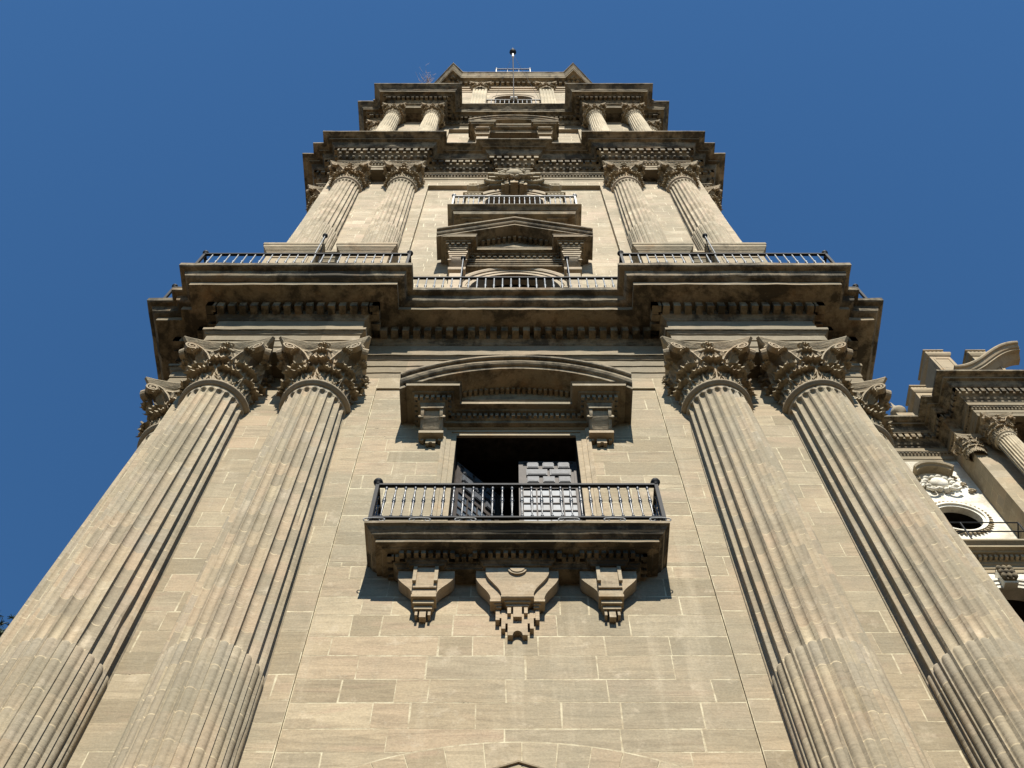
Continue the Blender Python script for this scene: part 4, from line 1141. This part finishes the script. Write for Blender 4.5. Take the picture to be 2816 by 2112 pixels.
for s_ in (-1, 1):
    CUR[0] = None; x = .02 + s_ * .11
    q = root('floodlight', 'small white floodlight at the foot of the flagpole, %s one of two' % ('left' if s_ < 0 else 'right'), 'floodlight', (x, 10.0, 62.75 + EYE)); CUR[0] = q
    mb = MB(); mb.lathe([(0, -.10), (.08, -.09), (.095, -.03), (.07, .06), (0, .09)], 12, (x, 9.99, 62.90), axis='y'); part('lamp_head', mb, M_CAP)
    mb = MB(); mb.tube([(x, 10.05, 62.80), (x, 10.0, 62.88)], .02, 6); part('bracket', mb, M_IRON)
CUR[0] = None
pl = root('dry_bush', 'dry reddish bush rooted on the top left cornice of the tower', 'plant', (-4.85, 9.05, 61.42 + EYE)); CUR[0] = pl
mb = MB(); rnd = random.Random(11)
for k in range(17):
    le = rnd.uniform(.5, 1.25); x0 = -4.85 + rnd.uniform(-.25, .3); pts = []
    dx, dy = rnd.uniform(-.55, .45), rnd.uniform(-.85, -.15)
    for i in range(6):
        t = i / 5; pts.append((x0 + dx * le * t + .03 * rnd.uniform(-1, 1), 9.05 + dy * le * t, 61.42 + le * t * rnd.uniform(.7, .9)))
    mb.tube(pts, [.011 * (1 - .75 * i / 5) for i in range(6)], 4, caps=False)
    for j in range(3):
        p = pts[rnd.randint(2, 5)]; mb.tube([p, (p[0] + rnd.uniform(-.2, .2), p[1] + rnd.uniform(-.2, .0), p[2] + rnd.uniform(.1, .3))], .006, 3, caps=False)
part('twigs', mb, M_TWIG)

# ------------------------------------------------------------ FACADE to the right, set back beside the tower
CUR[0] = None
F = root('cathedral_facade', 'recessed cathedral front seen past the right edge of the tower, with a round window', 'church facade', (18.0, 24.0, 0)); CUR[0] = F
FW = 22.75
def disc_plate(mb, cx, cz, R, hw, y, depth, n=40, tint=.6):
    A = []; B = []
    for k in range(n + 1):
        a = 2 * pi * k / n; c_, s_ = cos(a), sin(a); t = hw / max(abs(c_), abs(s_))
        A.append((cx + R * c_, y, cz + R * s_)); B.append((cx + t * c_, y, cz + t * s_))
    mb.grid([A, B], False, tint, False); mb.grid([A, [(p[0], y + depth, p[2]) for p in A]], False, tint, True)
mb = MB(); WC = 18.0
masonry(mb, 8.3, 19.8, -1.6, 43.2, FW, .6, 1.1, [(WC - 1.3, WC + 1.3, 36.95, 39.55), (WC - 2.0, WC + 2.0, -1.7, 33.9)], seedc=5)
disc_plate(mb, WC, 38.25, .93, 1.3, FW, .25)
st = len(mb.v); arch_plate(mb, -2.0, 2.0, -1.6, 33.9, 31.75, 1.6, FW, depth=.5); mb.xf(Matrix.Translation((WC, 0, 0)), st)
part('wall', mb, M_WHITE, label='pale cleaned wall with a round window above a big arch')
mb = MB(); st = 0
rk = [(p[0] + WC, p[1] + 38.25) for p in arc_pts(0, 0, .93, 0, 2 * pi, 48)]
rake(mb, rk, [(0, -.02), (0, .05), (-.10, .06), (-.11, .13), (-.20, .14), (-.20, -.02)], FW, plumb=False)
part('window_rim', mb, M_WHITE)
mb = MB()
for k in range(44):
    a = 2 * pi * k / 44; r = 1.22; c_ = Vector((WC + r * cos(a), FW - .06, 38.25 + r * sin(a)))
    q = MB(); q.lathe([(0, -.12), (.045, -.07), (.06, 0), (.045, .07), (0, .12)], 6, tint=.4)
    q.xf(Matrix.Translation(c_) @ Matrix.Rotation(-a + pi / 2, 4, 'Y')); mb.add(q.v, q.f, .4, True)
part('window_frame', mb, M_TRIM, label='ring of carved leaves round the oval opening')
part('window', dark_room(WC - 1.8, WC + 1.8, FW + .25, FW + 4, 36.6, 40, None), M_DARK)
part('window', dark_room(WC - 2.6, WC + 2.6, FW + .5, FW + 5, -1.6, 34, None), M_DARK)
cartouche(WC + .15, FW - .10, 40.95, 1.45, M_WHITE)
mb = MB()   # small hood over the cartouche
rake(mb, [(p[0] + WC + .2, p[1] + 41.3) for p in arc_pts(0, 0, .95, pi * .82, pi * .18, 14)], [(-.10, -.02), (-.10, .36), (-.02, .40), (.0, .48), (.10, .52), (.10, -.02)], FW, plumb=False)
part('hood_moulding', mb, M_TRIM)
for e in (-1, 1):   # ragged scrollwork beside the shield
    for k in range(3):
        mb = MB(); mb.tube([(WC + .2 + e * (.75 + .20 * k + .16 * (1 - t) * cos(t * 8)), FW - .08, 41.5 - .55 * k + .16 * (1 - t) * sin(t * 8)) for t in [q / 14 for q in range(15)]], .055, 6, .3); part('scroll_carving', mb, M_TRIM)
mb = MB()   # archivolt and keystone of the lower arch
rake(mb, [(p[0] + WC, p[1] + 31.75) for p in arc_pts(0, 0, 1.6, 0, pi, 36)], [(0, -.02), (0, .05), (-.16, .06), (-.165, .10), (-.32, .11), (-.325, .16), (-.42, .18), (-.42, -.02)], FW, plumb=False)
mb.box(WC - .25, WC + .25, FW - .32, FW, 33.25, 34.05, .3)
part('arch_moulding', mb, M_WHITE)
mb = MB(); mb.box(WC - .22, WC + .22, FW - .42, FW - .05, 33.35, 34.15, .1)
for k in range(9): mb.lathe([(0, -.16), (.08, -.1), (.11, 0), (.08, .1), (0, .16)], 7, (WC - .2 + .2 * (k % 3), FW - .44, 33.5 + .24 * (k // 3)), tint=.1)
part('keystone', mb, M_CORN)
mb = MB()   # balcony cornice between the piers
fp_ = [(12.0, 22.6), (19.79, 22.6), (19.79, 23.2), (12.0, 23.2)]
sweep(mb, [(12.0, FW - .02), (19.82, FW - .02), (19.82, 23.2), (12.0, 23.2)], [(-.1, 34.3), (.02, 34.3), (.02, 34.5), (.06, 34.52), (.06, 34.7), (.12, 34.75), (.12, 34.85), (.16, 34.9), (.16, 35.05), (.42, 35.07), (.45, 35.15), (.60, 35.16, 1), (.60, 35.28), (.68, 35.36), (.74, 35.40, 1), (.74, 35.50), (.5, 35.52)], step=.5, jit=.006, cap_bot=True)
along(mb, [(12.0, FW - .02), (19.82, FW - .02), (19.82, 23.2), (12.0, 23.2)], .14, .34, 34.88, 35.04, .2, .11, ylim=22.9)
part('string_course', mb, M_TRIM)
mb = MB()   # forward pier behind the columns
masonry(mb, 19.8, 21.0, -1.6, 43.2, 21.62, .6, 1.0, seedc=7); masonry(mb, 21.0, 27.0, -1.6, 43.2, 21.70, .6, 1.0, seedc=8)
masonry(mb, -22.8, -21.6, -1.6, 43.2, 19.8, .6, 1.0, normal='x-', seedc=9)
mb.add([(21.0, 21.62, -1.6), (21.0, 21.75, -1.6), (21.0, 21.75, 43.2), (21.0, 21.62, 43.2)], [(0, 1, 2, 3)], .5)
mb.box(21.45, 21.62, 21.60, 21.72, 0, 42.4, .5)
part('wall', mb, M_COL, label='sunlit forward pier wall of the set back front')
FP = [(8.3, 22.75), (19.8, 22.75), (19.8, 21.75), (20.3, 21.75), (20.3, 20.45), (27, 20.45), (27, 30), (8.3, 30)]
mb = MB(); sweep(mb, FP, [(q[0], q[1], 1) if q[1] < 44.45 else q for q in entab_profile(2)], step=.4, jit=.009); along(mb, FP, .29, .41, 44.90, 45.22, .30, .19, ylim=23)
along(mb, FP, .05, .13, 43.78, 43.85, .16, .08, ylim=23)
part('entablature', mb, M_CORN, label='dark entablature stepping forward over the facade columns')
colf = column_mesh(31.2, 34, 42.0 - .32, .50, .44, 'column_facade', M_UPC, ring=.49, dj=.6)
put_columns(colf, cap1, 31.2, 42.0 - .32 - 31.2, [(21.05, 20.98, 0, None), (23.35, 20.98, 0, None)], (.47, .47, (43.12 - 41.8) / 2.72), 0, '')
place('capital', cap1, (19.95, 21.70, 41.7), scale=(.40, .30, .5), label='corner pilaster capital in shadow')
def attic(x0, x1, y0, y1, z0, z1, nm='attic_block'):
    mb = MB(); sweep(mb, rect(x0, x1, y0, y1), [(.06, z0), (.06, z0 + .3), (0, z0 + .35), (0, z1 - .95), (.05, z1 - .9), (.10, z1 - .8), (.12, z1 - .72), (.12, z1 - .62), (-.04, z1 - .6), (-.10, z1 - .55), (-.06, z1 - .1), (0, z1 - .08), (0, z1)], step=.3, jit=.01)
    xa, xb, za, zb = x0 + .18, x1 - .18, z0 + .6, z1 - 1.25
    if zb > za + .3: rake(mb, [(xa, za), (xa, zb), (xb, zb), (xb, za), (xa, za)], [(0, -.01), (0, .03), (.06, .03), (.06, -.01)], y0, plumb=False)
    for k in range(5):
        mb.lathe([(0, -.14), (.07, -.08), (.09, 0), (.07, .1), (0, .14)], 6, (x0 + (x1 - x0) * (k + .5) / 5, y0 + .08, z1 - .32), tint=.3)
    return part(nm, mb, M_TRIM)
attic(20.35, 21.35, 20.25, 21.9, 45.9, 50.4); attic(22.45, 23.45, 20.25, 21.9, 45.9, 50.4); attic(19.15, 19.95, 21.3, 22.4, 45.9, 48.4)
mb = MB()
sp = [(20.35 + 4.2 * t, 46.35 + 3.05 * (t * t * (3 - 2 * t))) for t in [k / 20 for k in range(21)]]
rake(mb, sp, [(-.42, -.05), (-.42, .25), (-.25, .5), (-.25, .70), (-.16, .71), (-.15, .78), (-.06, .84), (.0, .86), (.02, .96), (.08, 1.0), (.14, 1.0), (.14, -.05)], 20.45, plumb=False)
part('scroll_pediment', mb, M_TRIM, label='swan neck pediment scroll rising to the right')
mb = MB(); sweep(mb, [(8.3, 22.35), (18.9, 22.35), (18.9, 22.9), (8.3, 22.9)], [(0, 45.9), (0, 46.1), (.12, 46.15), (.12, 46.28), (.2, 46.32), (.2, 46.42)], step=1)
mb.box(18.1, 18.9, 22.0, 22.8, 46.3, 46.75, .5)
part('parapet', mb, M_TRIM)
mb = MB(); mb.lathe([(.18, 0), (.20, .1), (.12, .18), (.2, .3), (.36, .5), (.38, .68), (.30, .85), (.16, .95), (.12, 1.1), (.06, 1.45), (0, 1.9)], 16, (18.45, 22.3, 46.72), tint=.8)
part('finial', mb, M_COL)
# iron guard rail on the string course
mb = MB()
def bar(a, b, r=.03): mb.tube([a, b], r, 6)
yb_ = 22.0
bar((14.5, yb_, 36.7), (19.6, yb_, 36.7)); bar((14.5, yb_ - .0, 36.05), (19.6, yb_, 36.05)); bar((19.6, yb_, 35.5), (19.6, yb_, 36.7), .035); bar((17.35, yb_, 35.5), (17.35, yb_, 36.7), .035)
bar((17.35, yb_, 36.1), (16.9, yb_ + .7, 36.7)); bar((19.6, yb_, 36.7), (19.75, yb_ + .7, 36.7)); bar((15.2, yb_, 35.5), (15.2, yb_, 36.7), .035)
part('railing', mb, M_IRON, label='plain iron guard rail before the round window')

# ------------------------------------------------------------ tree at the left edge
CUR[0] = None
tr = root('pine_tree', 'dark green conifer top showing behind the leftmost column at the left edge', 'tree', (-11.9, 14.2, 0)); CUR[0] = tr
rnd = random.Random(21); TX, TY = -11.9, 14.2
mb = MB(); pts = [(TX + .1 * sin(i), TY + .1 * cos(i * 1.3), -1.6 + i * 2.1) for i in range(11)]
mb.tube(pts, [.38 - .034 * i for i in range(11)], 10); part('trunk', mb, M_BARK)
br = MB(); lv = MB()
for k in range(95):
    t = rnd.random() ** .8; z = 4 + 15.55 * t; a = rnd.uniform(0, 2 * pi) if k % 3 else rnd.uniform(-.5, .5)
    L = (1.9 * (1 - t) + 1.35) * rnd.uniform(.6, 1.1); p0 = Vector((TX, TY, z))
    P = [p0 + Vector((cos(a) * L * q, sin(a) * L * q, .5 * q * q * L * .35 + .1 * sin(q * 5))) for q in (0, .35, .7, 1)]
    br.tube(P, [.07, .05, .03, .012], 5, caps=False)
    for c in range(int(20 + L * 16)):
        q = rnd.uniform(.25, 1.05); i = min(2, int(q * 3)); c0 = P[i].lerp(P[i + 1], min(1, q * 3 - i)) + Vector((rnd.gauss(0, .16), rnd.gauss(0, .16), rnd.gauss(0, .14)))
        tn = rnd.random()
        for m in range(16):
            d = Vector((rnd.gauss(0, 1), rnd.gauss(0, 1), rnd.gauss(.5, .8))).normalized(); s_ = d.cross(Vector((rnd.random(), rnd.random(), rnd.random())))  .normalized() * .017
            l_ = rnd.uniform(.09, .18); lv.add([c0 - s_, c0 + s_, c0 + d * l_ + s_ * .3, c0 + d * l_ - s_ * .3], [(0, 1, 2, 3)], tn, False)
part('branches', br, M_BARK); part('crown', lv, M_LEAF)
CUR[0] = None
# ------------------------------------------------------------ ground
mb = MB(); mb.add([(-900, -900, 0), (900, -900, 0), (900, 900, 0), (-900, 900, 0)], [(0, 1, 2, 3)])
g = bpy.data.objects.new('ground', mb.mesh('ground', M_GROUND)); C.objects.link(g); g['kind'] = 'structure'

# ------------------------------------------------------------ added houses, unseen behind the camera, to block low sky and shade the ground
M_PLAS = simple('ochre_plaster', (0.34, 0.24, 0.13), 0.9, 0, 0.15, 1.5, 0.2)
for hx, hw_, hh_ in ((-34, 16, 16.5), (-17, 15, 18.5), (0, 17, 17.0), (18, 17, 19.0), (36, 17, 16.0)):
    CUR[0] = None
    h = root('blocker_house', 'ochre house number %d from the west, added unseen behind the camera to block low sky' % (1 + int((hx + 40) / 17)), 'house', (hx, -16, 0), 'added light blocking houses'); CUR[0] = h
    mb = MB(); mb.box(hx - hw_ / 2, hx + hw_ / 2, -30, -15, -1.6, hh_ - 1.6); part('wall', mb, M_PLAS)
    mb = MB(); mb.box(hx - hw_ / 2 - .3, hx + hw_ / 2 + .3, -30.4, -14.5, hh_ - 1.6, hh_ - 1.2); part('roof', mb, M_BARK)
    wm = None
    for r in range(4):
        for c in range(4):
            if wm is None:
                q = MB(); q.box(-.7, .7, -.02, .06, 0, 2.2); wm = q.mesh('window', M_GLASS)
            place('window', wm, (hx - hw_ / 2 + hw_ * (c + .5) / 4, -14.98, 1.2 + r * 3.7))
